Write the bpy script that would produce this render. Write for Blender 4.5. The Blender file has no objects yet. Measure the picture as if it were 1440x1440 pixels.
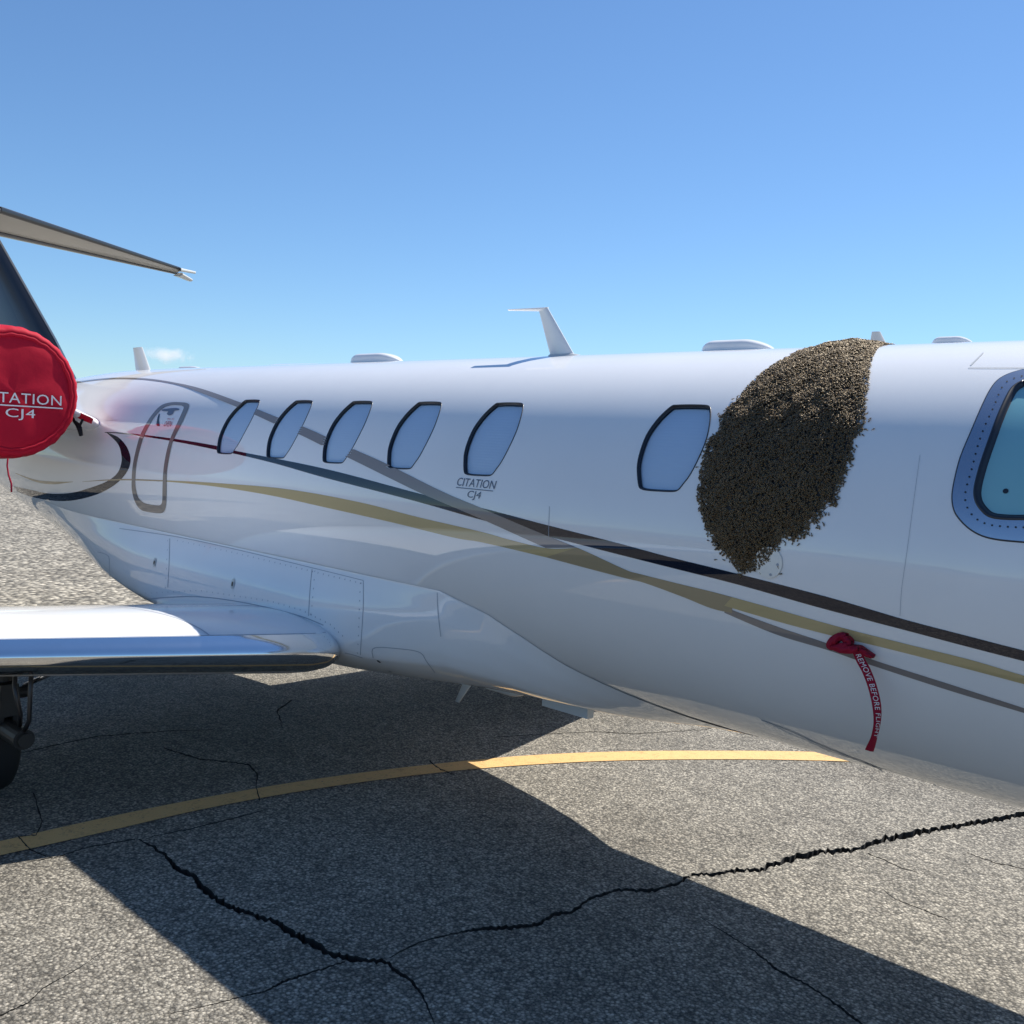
import bpy, bmesh, math, random
import numpy as np
from mathutils import Vector, Matrix
from mathutils.geometry import delaunay_2d_cdt

random.seed(7)
RNG = np.random.default_rng(11)
scene = bpy.context.scene
COL = scene.collection

# ------------------------------------------------------------------ camera
F_PX = 1420.0                                   # focal length in photo pixels (photo is 1440 wide)
CAM_POS = np.array([0.0, -3.782, 1.859])
def camera_axes(vp=(-714.0, 550.0), roll=math.radians(3.0)):
    t = np.array([(vp[0]-720)/F_PX, (720-vp[1])/F_PX, 1.0]); t /= np.linalg.norm(t)
    h = np.array([1.0, -math.tan(roll), 0.0])
    z = np.cross(h, t); z /= np.linalg.norm(z)
    if z[1] < 0: z = -z
    x = -t
    y = -np.cross(z, x)
    return np.array([x, y, z])                  # world = M @ (right, up, forward)
CM = camera_axes()
cam_data = bpy.data.cameras.new('camera')
cam = bpy.data.objects.new('camera', cam_data); COL.objects.link(cam)
r_, u_, w_ = CM[:, 0], CM[:, 1], CM[:, 2]
cam.matrix_world = Matrix(((r_[0], u_[0], -w_[0], CAM_POS[0]), (r_[1], u_[1], -w_[1], CAM_POS[1]),
                           (r_[2], u_[2], -w_[2], CAM_POS[2]), (0, 0, 0, 1)))
cam_data.sensor_width = 36.0; cam_data.lens = 36.0*F_PX/1440.0
cam_data.clip_start = 0.05; cam_data.clip_end = 20000
scene.camera = cam

# ------------------------------------------------------------------ sky, sun, exposure
SUN = Vector((0.03, 0.724, 1.0)).normalized()
SUN_EL = math.asin(SUN.z); SUN_AZ = math.atan2(SUN.x, SUN.y)
world = bpy.data.worlds.new('World'); scene.world = world; world.use_nodes = True
wn = world.node_tree; wn.nodes.clear()
sky = wn.nodes.new('ShaderNodeTexSky'); sky.sky_type = 'NISHITA'; sky.sun_disc = False
sky.sun_elevation = SUN_EL; sky.sun_rotation = SUN_AZ
sky.air_density = 1.0; sky.dust_density = 0.1; sky.ozone_density = 3.0; sky.altitude = 200
bg = wn.nodes.new('ShaderNodeBackground'); bg.inputs['Strength'].default_value = 0.08
wo = wn.nodes.new('ShaderNodeOutputWorld')
tint = wn.nodes.new('ShaderNodeMix'); tint.data_type = 'RGBA'; tint.blend_type = 'MULTIPLY'; tint.inputs['Factor'].default_value = 1.0
tint.inputs['B'].default_value = (0.82, 1.035, 1.22, 1)
wn.links.new(sky.outputs[0], tint.inputs['A']); wn.links.new(tint.outputs['Result'], bg.inputs['Color']); wn.links.new(bg.outputs[0], wo.inputs['Surface'])
sun_data = bpy.data.lights.new('sun', 'SUN'); sun_data.energy = 5.0; sun_data.angle = math.radians(0.53)
sun_data.color = (1.0, 0.955, 0.88)
sun = bpy.data.objects.new('sun', sun_data); COL.objects.link(sun)
sun.location = (20, 20, 30); sun.rotation_euler = (-SUN).to_track_quat('-Z', 'Y').to_euler()
scene.view_settings.view_transform = 'Standard'; scene.view_settings.look = 'None'
scene.cycles.volume_bounces = 8
scene.view_settings.gamma = 1.0; scene.view_settings.use_curve_mapping = False
scene.view_settings.exposure = 0.48

# ------------------------------------------------------------------ helpers
def tag(o, label=None, cat=None, group=None, kind=None):
    if label: o['label'] = label
    if cat: o['category'] = cat
    if group: o['group'] = group
    if kind: o['kind'] = kind
    return o
def empty(name, loc, label, cat, group=None):
    o = bpy.data.objects.new(name, None); COL.objects.link(o); o.location = loc
    o.empty_display_size = 0.2
    return tag(o, label, cat, group)
def mk(name, verts, faces, mat, parent=None, smooth=True, normals=None):
    me = bpy.data.meshes.new(name)
    v = [tuple(map(float, p)) for p in verts]
    if normals is not None:                     # wind every face to agree with the given normals
        A = np.array(v); Q = np.asarray(normals, float); W = []
        for f in faces:
            a = A[list(f)]; fn = np.cross(a[1]-a[0], a[2]-a[0]) if len(f) == 3 else np.cross(a[2]-a[0], a[3]-a[1])
            W.append(tuple(f) if fn @ Q[f[0]] >= 0 else tuple(f)[::-1])
        faces = W
    me.from_pydata(v, [], [tuple(int(i) for i in f) for f in faces]); me.update()
    if mat is not None: me.materials.append(mat)
    if smooth: me.polygons.foreach_set('use_smooth', [True]*len(me.polygons))
    if normals is not None:
        me.normals_split_custom_set_from_vertices([tuple(map(float, n)) for n in normals])
    o = bpy.data.objects.new(name, me); COL.objects.link(o)
    if parent is not None:
        o.parent = parent
        o.matrix_parent_inverse = Matrix.Identity(4)
        # vertices are given in world space: shift into the parent's space
        loc = world_loc(parent)
        me.transform(Matrix.Translation(-loc))
    return o
def world_loc(o):
    v = Vector((0, 0, 0))
    while o is not None:
        v += o.location; o = o.parent
    return v
def grid_faces(nu, nv, wrap_v=False, flip=False):
    fs = []
    for i in range(nu-1):
        for j in range(nv if wrap_v else nv-1):
            a = i*nv+j; b = i*nv+(j+1) % nv; c = (i+1)*nv+(j+1) % nv; d = (i+1)*nv+j
            fs.append((a, d, c, b) if flip else (a, b, c, d))
    return fs
def tube(pts, rad, n=10):
    pts = [Vector(p) for p in pts]; rads = rad if hasattr(rad, '__len__') else [rad]*len(pts)
    V = []; Fc = []
    for i, p in enumerate(pts):
        d = (pts[min(i+1, len(pts)-1)]-pts[max(i-1, 0)]).normalized()
        a = d.orthogonal().normalized() if i == 0 else (a-d*a.dot(d)).normalized()
        b = d.cross(a)
        for k in range(n):
            t = 2*math.pi*k/n
            V.append(p+(a*math.cos(t)+b*math.sin(t))*rads[i])
    Fc = grid_faces(len(pts), n, True)
    Fc.append(tuple(range(n))[::-1]); Fc.append(tuple((len(pts)-1)*n+k for k in range(n)))
    return V, Fc
def join(*parts):
    V = []; Fc = []
    for v, f in parts:
        o = len(V); V += list(v); Fc += [tuple(i+o for i in q) for q in f]
    return V, Fc
def boxm(c, s, taper=1.0, bev=0.0):
    V = []; cx, cy, cz = c; a, b, h = s[0]/2, s[1]/2, s[2]/2
    for z, k in ((-h, 1.0), (h, taper)):
        for x, y in ((-a, -b), (a, -b), (a, b), (-a, b)): V.append((cx+x*k, cy+y*k, cz+z))
    return V, [(3, 2, 1, 0), (4, 5, 6, 7), (0, 1, 5, 4), (1, 2, 6, 5), (2, 3, 7, 6), (3, 0, 4, 7)]
def lathe_x(prof, cx, cy, cz, n=64):
    """profile of (x offset, radius) turned about an axis along X"""
    V = []
    for x, r in prof:
        for k in range(n):
            t = 2*math.pi*k/n
            V.append((cx+x, cy+r*math.cos(t), cz+r*math.sin(t)))
    return V, grid_faces(len(prof), n, True)

# ------------------------------------------------------------------ materials
def nodes(name):
    m = bpy.data.materials.new(name); m.use_nodes = True
    nt = m.node_tree; b = nt.nodes['Principled BSDF']
    return m, nt, b
def N(nt, t, **kw):
    n = nt.nodes.new(t)
    for k, v in kw.items():
        if k in n.inputs: n.inputs[k].default_value = v
        else: setattr(n, k, v)
    return n
def paint(name, col, coat=1.0, rough=0.35, dirt=0.06, metallic=0.0, coat_rough=0.015, scale=3.0):
    m, nt, b = nodes(name)
    b.inputs['Roughness'].default_value = rough; b.inputs['Metallic'].default_value = metallic
    b.inputs['Coat Weight'].default_value = coat; b.inputs['Coat Roughness'].default_value = coat_rough
    b.inputs['Coat IOR'].default_value = 1.62
    if coat > .5: b.inputs['Specular IOR Level'].default_value = 0.0
    tc = N(nt, 'ShaderNodeTexCoord'); no = N(nt, 'ShaderNodeTexNoise', Scale=scale, Detail=5.0, Roughness=0.6)
    rp = N(nt, 'ShaderNodeMapRange'); rp.inputs['To Min'].default_value = 1-dirt; rp.inputs['To Max'].default_value = 1+dirt*0.3
    mx = N(nt, 'ShaderNodeMix', data_type='RGBA', blend_type='MULTIPLY'); mx.inputs['Factor'].default_value = 1.0
    mx.inputs['A'].default_value = (*col, 1)
    if coat > .9:                               # skins are never dead flat: faint unevenness in the mirror
        nw = N(nt, 'ShaderNodeTexNoise', Scale=2.2, Detail=2.0); bw = N(nt, 'ShaderNodeBump', Strength=0.10, Distance=0.004)
        nt.links.new(tc.outputs['Object'], nw.inputs['Vector']); nt.links.new(nw.outputs[0], bw.inputs['Height']); nt.links.new(bw.outputs[0], b.inputs['Normal']); nt.links.new(bw.outputs[0], b.inputs['Coat Normal'])
    nt.links.new(tc.outputs['Object'], no.inputs['Vector']); nt.links.new(no.outputs[0], rp.inputs[0])
    cb = N(nt, 'ShaderNodeCombineColor')
    for i in range(3): nt.links.new(rp.outputs[0], cb.inputs[i])
    nt.links.new(cb.outputs[0], mx.inputs['B']); nt.links.new(mx.outputs['Result'], b.inputs['Base Color'])
    return m
M_WHITE = paint('white_aircraft_paint', (0.86, 0.86, 0.86))
M_NAVY = paint('navy_stripe_paint', (0.010, 0.013, 0.026))
M_TAUPE = paint('taupe_stripe_paint', (0.27, 0.235, 0.215))
M_GOLD = paint('gold_stripe_paint', (0.50, 0.395, 0.20))
M_BRONZE = paint('bronze_stripe_paint', (0.37, 0.295, 0.18))
M_OUTLINE = paint('door_outline_paint', (0.22, 0.20, 0.185))
M_BOOT = paint('black_rubber_boot', (0.012, 0.013, 0.017), coat=0.3, rough=0.45, coat_rough=0.2)
M_FIN = paint('dark_blue_fin_paint', (0.008, 0.011, 0.020), coat=.4, rough=.5)
M_ALU = paint('polished_aluminium', (0.86, 0.87, 0.88), coat=0.0, rough=0.09, dirt=0.08, metallic=1.0, scale=14)
M_FRAME = paint('brushed_window_frame', (0.44, 0.49, 0.57), coat=0.3, rough=0.25, dirt=0.1, metallic=0.9, scale=9)
M_GREY = paint('shaded_underside_grey', (0.42, 0.40, 0.37), coat=0.3, rough=0.5)  # tailplane: shade of the underside is put into this grey
M_LIGHT = paint('light_grey_paint', (0.62, 0.63, 0.62), coat=0.6, rough=0.4)
M_SEAL = paint('black_rubber_seal', (0.010, 0.012, 0.020), coat=0.2, rough=0.4, coat_rough=0.2)
M_PLATE = paint('cream_plate_paint', (0.86, 0.83, 0.76), coat=0.3, rough=0.5)
M_LINE = paint('panel_gap_line', (0.38, 0.41, 0.46), coat=0.0, rough=0.7)  # blue-grey colour of seams, joints and rivets
M_DARKMETAL = paint('dark_gear_metal', (0.035, 0.034, 0.033), coat=0.0, rough=0.5, metallic=0.3)
M_TYRE = paint('black_tyre_rubber', (0.012, 0.012, 0.013), coat=0.0, rough=0.8)
M_REDTXT = paint('red_print', (0.45, 0.02, 0.03), coat=0.5)
M_TXT = paint('slate_print', (0.10, 0.12, 0.17), coat=0.5)
M_WHTXT = paint('white_print', (0.75, 0.72, 0.72), coat=0.0, rough=0.7)
def fabric(name, col):
    m, nt, b = nodes(name)
    b.inputs['Roughness'].default_value = 0.7; b.inputs['Specular IOR Level'].default_value = .2; b.inputs['Sheen Weight'].default_value = 0.02
    b.inputs['Sheen Tint'].default_value = (1, .5, .5, 1)
    tc = N(nt, 'ShaderNodeTexCoord')
    n1 = N(nt, 'ShaderNodeTexNoise', Scale=7.0, Detail=6.0); n2 = N(nt, 'ShaderNodeTexNoise', Scale=900.0, Detail=1.0)
    cr = N(nt, 'ShaderNodeMix', data_type='RGBA'); cr.inputs['A'].default_value = (*[c*.8 for c in col], 1); cr.inputs['B'].default_value = (*[c*1.15 for c in col], 1)
    bp = N(nt, 'ShaderNodeBump', Strength=0.35, Distance=0.012); bp2 = N(nt, 'ShaderNodeBump', Strength=0.2, Distance=0.001)
    nt.links.new(tc.outputs['Object'], n1.inputs['Vector']); nt.links.new(tc.outputs['Object'], n2.inputs['Vector'])
    nt.links.new(n1.outputs[0], cr.inputs['Factor']); nt.links.new(cr.outputs['Result'], b.inputs['Base Color'])
    nt.links.new(n1.outputs[0], bp.inputs['Height']); nt.links.new(n2.outputs[0], bp2.inputs['Height'])
    nt.links.new(bp.outputs[0], bp2.inputs['Normal']); nt.links.new(bp2.outputs[0], b.inputs['Normal'])
    return m
M_RED = fabric('red_cover_fabric', (0.48, 0.006, 0.026))
M_RIBBON = fabric('dark_red_ribbon_fabric', (0.30, 0.008, 0.03))
M_BLACKSTRAP = fabric('black_webbing', (0.012, 0.012, 0.014))
def glass(name, tint):
    m, nt, b = nodes(name); nt.nodes.remove(b)
    out = nt.nodes['Material Output']
    tr = N(nt, 'ShaderNodeBsdfTransparent', Color=(*tint, 1)); gl = N(nt, 'ShaderNodeBsdfGlossy', Roughness=0.02)
    fr = N(nt, 'ShaderNodeFresnel'); mx = N(nt, 'ShaderNodeMixShader'); ge = N(nt, 'ShaderNodeNewGeometry')
    io = N(nt, 'ShaderNodeMapRange'); io.inputs['To Min'].default_value = 1.6; io.inputs['To Max'].default_value = 1/1.6
    nt.links.new(ge.outputs['Backfacing'], io.inputs[0]); nt.links.new(io.outputs[0], fr.inputs['IOR'])
    nt.links.new(fr.outputs[0], mx.inputs[0]); nt.links.new(tr.outputs[0], mx.inputs[1]); nt.links.new(gl.outputs[0], mx.inputs[2])
    nt.links.new(mx.outputs[0], out.inputs['Surface'])
    return m
M_PANE = glass('acrylic_window_pane', (0.93, 0.96, 1.0))
def shade_mat():
    m, nt, b = nodes('pleated_window_shade')
    b.inputs['Roughness'].default_value = 0.8; b.inputs['Base Color'].default_value = (0.56, 0.68, 0.80, 1)
    tc = N(nt, 'ShaderNodeTexCoord'); wv = N(nt, 'ShaderNodeTexWave', Scale=26.0); wv.bands_direction = 'Z'
    bp = N(nt, 'ShaderNodeBump', Strength=0.12, Distance=0.003)
    nt.links.new(tc.outputs['Object'], wv.inputs['Vector']); nt.links.new(wv.outputs['Fac'], bp.inputs['Height']); nt.links.new(bp.outputs[0], b.inputs['Normal'])
    return m
M_SHADE = shade_mat()
M_COCKPIT = paint('opaque_teal_sky_pane', (0.23, 0.49, 0.55), coat=1.0, rough=0.25, dirt=0.04)  # opaque pane: sky seen through the cockpit is painted in as teal
def ground_mat(name='weathered_asphalt', k=1.0, gain=None):
    m, nt, b = nodes(name)
    L = nt.links.new
    tc = N(nt, 'ShaderNodeTexCoord')
    def vor(scale, rnd=1.0):
        v = N(nt, 'ShaderNodeTexVoronoi', Scale=scale, Randomness=rnd); v.voronoi_dimensions = '3D'; v.feature = 'F1'
        L(tc.outputs['Object'], v.inputs['Vector']); return v
    def noise(scale, det=4.0, ro=0.55):
        n = N(nt, 'ShaderNodeTexNoise', Scale=scale, Detail=det, Roughness=ro); L(tc.outputs['Object'], n.inputs['Vector']); return n
    def ramp(src, stops):
        r = N(nt, 'ShaderNodeValToRGB'); e = r.color_ramp.elements
        e[0].position, e[0].color = stops[0][0], (*stops[0][1], 1); e[1].position, e[1].color = stops[-1][0], (*stops[-1][1], 1)
        for p, c in stops[1:-1]:
            q = e.new(p); q.color = (*c, 1)
        L(src, r.inputs['Fac']); return r
    def mix(a, bb, fac, mode='MIX'):
        x = N(nt, 'ShaderNodeMix', data_type='RGBA', blend_type=mode)
        for k, s in (('A', a), ('B', bb), ('Factor', fac)):
            if isinstance(s, (float, int)): x.inputs[k].default_value = s
            elif isinstance(s, tuple): x.inputs[k].default_value = (*s, 1)
            else: L(s, x.inputs[k])
        return x.outputs['Result']
    v1 = vor(84.0*k); v2 = vor(190.0*k); v3 = vor(26.0*k)
    sep = N(nt, 'ShaderNodeSeparateColor'); L(v1.outputs['Color'], sep.inputs[0])
    stone = ramp(sep.outputs[0], [(0.0, (0.10, 0.098, 0.095)), (0.35, (0.235, 0.225, 0.205)), (0.7, (0.36, 0.34, 0.305)), (1.0, (0.62, 0.59, 0.53))])
    sep2 = N(nt, 'ShaderNodeSeparateColor'); L(v2.outputs['Color'], sep2.inputs[0])
    fine = ramp(sep2.outputs[1], [(0.0, (0.10, 0.097, 0.09)), (0.6, (0.28, 0.27, 0.245)), (1.0, (0.50, 0.475, 0.43))])
    base = mix(stone.outputs[0], fine.outputs[0], 0.38)
    gap = ramp(v1.outputs['Distance'], [(0.30, (1, 1, 1)), (0.72, (0.30, 0.295, 0.29))])
    base = mix(base, gap.outputs[0], 0.85, 'MULTIPLY')
    sep3 = N(nt, 'ShaderNodeSeparateColor'); L(v3.outputs['Color'], sep3.inputs[0])
    big = ramp(sep3.outputs[2], [(0.0, (0.86, 0.86, 0.86)), (1.0, (1.18, 1.18, 1.18))])
    base = mix(base, big.outputs[0], 0.7, 'MULTIPLY')
    n1 = noise(0.55, 6.0, 0.62); st = ramp(n1.outputs[0], [(0.30, (0.74, 0.735, 0.73)), (0.55, (1.0, 1.0, 1.0)), (0.8, (1.12, 1.11, 1.09))])
    base = mix(base, st.outputs[0], 1.0, 'MULTIPLY')
    n2 = noise(4.5, 5.0, 0.7); st2 = ramp(n2.outputs[0], [(0.33, (0.78, 0.78, 0.78)), (0.6, (1.05, 1.05, 1.05))])
    base = mix(base, st2.outputs[0], 0.8, 'MULTIPLY')
    n3 = noise(0.85, 5.0, 0.6); st3 = ramp(n3.outputs[0], [(0.60, (1, 1, 1)), (0.70, (0.80, 0.79, 0.78))])
    base = mix(base, st3.outputs[0], 1.0, 'MULTIPLY')
    base = mix(base, tuple((gain or GROUND_GAIN)*q for q in (1.03, 0.985, 0.90)), 1.0, 'MULTIPLY')
    L(base, b.inputs['Base Color']); b.inputs['Roughness'].default_value = 0.85
    b.inputs['Specular IOR Level'].default_value = 0.3
    inv = N(nt, 'ShaderNodeMath', operation='MULTIPLY_ADD'); L(v1.outputs['Distance'], inv.inputs[0]); inv.inputs[1].default_value = -1.0
    L(sep.outputs[1], inv.inputs[2])
    bp = N(nt, 'ShaderNodeBump', Strength=0.75, Distance=0.006/k); L(inv.outputs[0], bp.inputs['Height'])
    bp2 = N(nt, 'ShaderNodeBump', Strength=0.4, Distance=0.003); L(v2.outputs['Distance'], bp2.inputs['Height']); L(bp.outputs[0], bp2.inputs['Normal'])
    L(bp2.outputs[0], b.inputs['Normal'])
    return m
GROUND_GAIN = 0.98
M_GROUND = ground_mat(); M_GRAVEL = ground_mat('coarse_pale_gravel', 0.20, 1.25)
def yellow_mat():
    m, nt, b = nodes('worn_yellow_marking')
    tc = N(nt, 'ShaderNodeTexCoord'); v = N(nt, 'ShaderNodeTexVoronoi', Scale=110.0); n = N(nt, 'ShaderNodeTexNoise', Scale=12.0, Detail=6.0)
    for q in (v, n): nt.links.new(tc.outputs['Object'], q.inputs['Vector'])
    r = N(nt, 'ShaderNodeValToRGB'); r.color_ramp.elements[0].position = .3; r.color_ramp.elements[0].color = (0.42, 0.245, 0.09, 1)
    r.color_ramp.elements[1].position = .62; r.color_ramp.elements[1].color = (0.66, 0.40, 0.15, 1)
    sp = N(nt, 'ShaderNodeSeparateColor'); nt.links.new(v.outputs['Color'], sp.inputs[0])
    a = N(nt, 'ShaderNodeMath', operation='MULTIPLY_ADD'); a.inputs[1].default_value = 0.35
    nt.links.new(sp.outputs[0], a.inputs[0]); nt.links.new(n.outputs[0], a.inputs[2])
    nt.links.new(a.outputs[0], r.inputs[0])
    w1 = N(nt, 'ShaderNodeTexNoise', Scale=55.0, Detail=6.0, Roughness=.75); w2 = N(nt, 'ShaderNodeMapRange'); w2.inputs['From Min'].default_value = .60; w2.inputs['From Max'].default_value = .66
    wm = N(nt, 'ShaderNodeMix', data_type='RGBA'); wm.inputs['B'].default_value = (.16, .135, .10, 1)
    nt.links.new(tc.outputs['Object'], w1.inputs['Vector']); nt.links.new(w1.outputs[0], w2.inputs[0]); nt.links.new(w2.outputs[0], wm.inputs['Factor']); nt.links.new(r.outputs[0], wm.inputs['A'])
    nt.links.new(wm.outputs['Result'], b.inputs['Base Color'])
    bp = N(nt, 'ShaderNodeBump', Strength=0.5, Distance=0.004); bp.invert = True
    nt.links.new(v.outputs['Distance'], bp.inputs['Height']); nt.links.new(bp.outputs[0], b.inputs['Normal'])
    b.inputs['Roughness'].default_value = 0.75
    return m
M_YELLOW = yellow_mat()
M_CRACK = paint('crack_soil', (0.035, 0.032, 0.028), coat=0.0, rough=0.95, dirt=0.5, scale=60)
M_HILL = paint('hazy_hillside', (0.15, 0.20, 0.25), coat=0.0, rough=0.95, dirt=0.4, scale=0.004)  # bluish haze of distance is mixed into the hill colour

# ------------------------------------------------------------------ photo measurements -> real surfaces
def rays(P):
    P = np.asarray(P, float).reshape(-1, 2)
    d = np.stack([(P[:, 0]-720)/F_PX, (720-P[:, 1])/F_PX, np.ones(len(P))], 1)
    return d @ CM.T
def at_z(P, z=0.0):
    d = rays(P); return CAM_POS+d*((z-CAM_POS[2])/d[:, 2])[:, None]
def at_y(P, y):
    d = rays(P); return CAM_POS+d*((y-CAM_POS[1])/d[:, 1])[:, None]

# fuselage: circular sections, top and bottom height at stations along X
ST = np.array([  # x, top, bottom
    (1.95, 1.36, 1.24), (1.85, 1.46, 1.12), (1.55, 1.60, 0.98), (1.0, 1.78, 0.86), (0.4, 1.97, 0.78), (-0.2, 2.20, 0.73),
    (-0.8, 2.305, 0.713), (-1.3, 2.312, 0.712), (-3.0, 2.312, 0.712), (-5.0, 2.312, 0.712), (-6.6, 2.312, 0.712), (-7.4, 2.312, 0.715), (-8.0, 2.308, 0.745),
    (-8.6, 2.285, 0.81), (-9.2, 2.245, 0.90), (-10.0, 2.19, 1.03), (-11.0, 2.11, 1.22), (-12.0, 2.03, 1.42), (-13.0, 1.94, 1.62), (-13.4, 1.88, 1.72)])[::-1]
def _interp(x, xs, ys):
    """monotone cubic (Fritsch-Carlson)"""
    x = np.clip(x, xs[0], xs[-1]); h = np.diff(xs); d = np.diff(ys)/h
    m = np.zeros(len(xs)); m[0], m[-1] = d[0], d[-1]
    for i in range(1, len(xs)-1):
        m[i] = 0 if d[i-1]*d[i] <= 0 else 3*(h[i-1]+h[i])/((2*h[i]+h[i-1])/d[i-1]+(h[i]+2*h[i-1])/d[i])
    k = np.clip(np.searchsorted(xs, x)-1, 0, len(xs)-2); t = (x-xs[k])/h[k]
    return (ys[k]*(1+2*t)*(1-t)**2+m[k]*h[k]*t*(1-t)**2+ys[k+1]*t*t*(3-2*t)+m[k+1]*h[k]*t*t*(t-1))
def fus_rz(x):
    x = np.asarray(x, float)
    tp = _interp(x, ST[:, 0], ST[:, 1]); bt = _interp(x, ST[:, 0], ST[:, 2])
    return (tp-bt)/2, (tp+bt)/2
def sm(t): t = np.clip(t, 0, 1); return t*t*(3-2*t)
def fus_R(x, th): return fus_rz(x)[0]
# wing-body fairing: swells outwards from an edge line on the fuselage flank
EDGE_X = np.array([-9.0, -8.3, -3.45, -3.17, -2.995, -2.81, -2.63, -2.42, -2.16, -1.9])
EDGE_T = np.array([-24., -24., -25., -30.4, -37.4, -47.3, -54.5, -63, -74., -90.])
def fair_edge(x): return np.interp(x, EDGE_X, EDGE_T)
FW_X = np.array([-8.3, -7.7, -7.1, -6.4, -5.4, -4.6, -4.0, -3.6, -3.2, -2.8, -2.3, -1.9])
FW_S = np.array([0.0, 0.35, 0.72, 0.95, 1.0, 1.0, 0.85, 0.66, 0.46, 0.27, 0.08, 0.0])   # side swell
FW_B = np.array([0.0, 0.10, 0.55, 0.90, 1.0, 0.88, 0.66, 0.50, 0.33, 0.18, 0.05, 0.0])   # belly swell
_PS = np.array([0, 4, 8.5, 13, 17.5, 22, 32, 48, 66.]); _PV = np.array([0, .062, .14, .205, .265, .30, .28, .217, .185])
def PROF(s): return _interp(s, _PS, _PV)
def fair_R(x, th):
    r = fus_rz(x)[0]; e = fair_edge(x)
    s = np.maximum(e-th, 0)
    prof = PROF(s)
    k = sm(s/66)
    w = _interp(x, FW_X, FW_S)*(1-k)+_interp(x, FW_X, FW_B)*k
    return r+0.0035+prof*w
def surf_pt(x, th, off=0.0, R=fus_R):
    x = np.asarray(x, float); th = np.asarray(th, float)
    t = np.radians(th); r = R(x, th)+off; zc = fus_rz(x)[1]
    return np.stack([x, -r*np.cos(t), zc+r*np.sin(t)], -1)
def surf_n(x, th, R=fus_R):
    e = 1e-3
    a = surf_pt(x+e, th, 0, R)-surf_pt(x-e, th, 0, R); b = surf_pt(x, th+.05, 0, R)-surf_pt(x, th-.05, 0, R)
    n = np.cross(a, b); n /= np.linalg.norm(n, axis=-1, keepdims=True)
    rad = surf_pt(x, th, 1, R)-surf_pt(x, th, 0, R)
    s = np.sign((n*rad).sum(-1, keepdims=True)); s[s == 0] = 1
    return n*s
def hit(P, R=fus_R, off=0.0):
    """where the line of sight through measured photo points meets the aircraft's skin -> (x, theta in degrees)"""
    d = rays(P); n = len(d)
    ts = np.linspace(2.0, 14.0, 700)
    def f(t):
        p = CAM_POS+d[:, None, :]*t[..., None]
        zc = fus_rz(p[..., 0])[1]; th = np.degrees(np.arctan2(p[..., 2]-zc, -p[..., 1]))
        return np.hypot(p[..., 1], p[..., 2]-zc)-(R(p[..., 0], th)+off), p, th
    v, p, th = f(np.broadcast_to(ts, (n, len(ts))))
    neg = v < 0; k = np.where(neg.any(1), neg.argmax(1), v.argmin(1))
    hi = ts[k]; lo = ts[np.maximum(k-1, 0)]
    miss = ~neg.any(1)
    for _ in range(30):
        mid = (lo+hi)/2; vm = f(mid[:, None])[0][:, 0]
        ins = vm < 0; hi = np.where(ins, mid, hi); lo = np.where(ins, lo, mid)
    t = np.where(miss, ts[k], hi)
    _, p, th = f(t[:, None])
    return p[:, 0, 0], th[:, 0]
def inside(P, poly):
    P = np.asarray(P, float); x, y = P[:, 0], P[:, 1]; r = np.zeros(len(P), bool); q = np.asarray(poly, float); j = len(q)-1
    for i in range(len(q)):
        xi, yi = q[i]; xj, yj = q[j]
        c = ((yi > y) != (yj > y)) & (x < (xj-xi)*(y-yi)/((yj-yi)+1e-30)+xi); r ^= c; j = i
    return r
def edge_dist(P, poly):
    P = np.asarray(P, float); q = np.asarray(poly, float); best = np.full(len(P), 1e9)
    for i in range(len(q)):
        a = q[i-1]; b = q[i]; ab = b-a; L = (ab**2).sum()+1e-20
        t = np.clip(((P-a)@ab)/L, 0, 1); best = np.minimum(best, np.linalg.norm(P-(a+t[:, None]*ab), axis=1))
    return best
def resample(poly, step, closed=False):
    p = np.asarray(poly, float)
    if closed: p = np.vstack([p, p[:1]])
    s = np.r_[0, np.cumsum(np.linalg.norm(np.diff(p, axis=0), axis=1))]
    n = max(2, int(math.ceil(s[-1]/step))+1); q = np.linspace(0, s[-1], n)
    o = np.stack([np.interp(q, s, p[:, 0]), np.interp(q, s, p[:, 1])], 1)
    return o[:-1] if closed else o
def smooth_curve(pts, n=8, closed=False):
    """Catmull-Rom through measured points"""
    p = [np.array(a, float) for a in pts]; o = []; m = len(p)
    rng = range(m if closed else m-1)
    for i in rng:
        if closed: a, b, c, d = p[i-1], p[i], p[(i+1) % m], p[(i+2) % m]
        else: a, b, c, d = p[max(i-1, 0)], p[i], p[i+1], p[min(i+2, m-1)]
        for k in range(n):
            t = k/n; o.append(0.5*((2*b)+(c-a)*t+(2*a-5*b+4*c-d)*t*t+(3*b-a-3*c+d)*t**3))
    if not closed: o.append(p[-1])
    return np.array(o)

# ------------------------------------------------------------------ the jet
jet = empty('business_jet', (-5.0, 0, 0), 'white twin engine business jet with navy, gold and taupe stripes parked on cracked asphalt', 'airplane')
R0 = 0.8
WIN_PX = [(652.2,650),(652.8,663.3),(655.6,666.7),(662.2,668.2),(675.6,669),(686.7,669.1),(692.2,667.2),(697.8,660),(705.6,648.9),(716.7,627.8),(726.7,605.6),(733.3,584.4),(735.8,572.2),(735,568.3),(731.1,566.9),(716.7,566.4),(702.2,566.9),(696.7,568.3),(685.6,577.8),(675.6,588.9),(665.6,603.3),(657.8,621.1),(653.3,636.7)]
wx, wt = hit(smooth_curve(WIN_PX, 3, True))
WIN_REF = hit([(735, 568)])[0][0]
WIN_X = [-5.272, -4.728, -4.189, -3.652, -3.11, -2.143]
WINDOWS = [np.stack([wx-WIN_REF+x0, wt], 1) for x0 in WIN_X]
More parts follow.
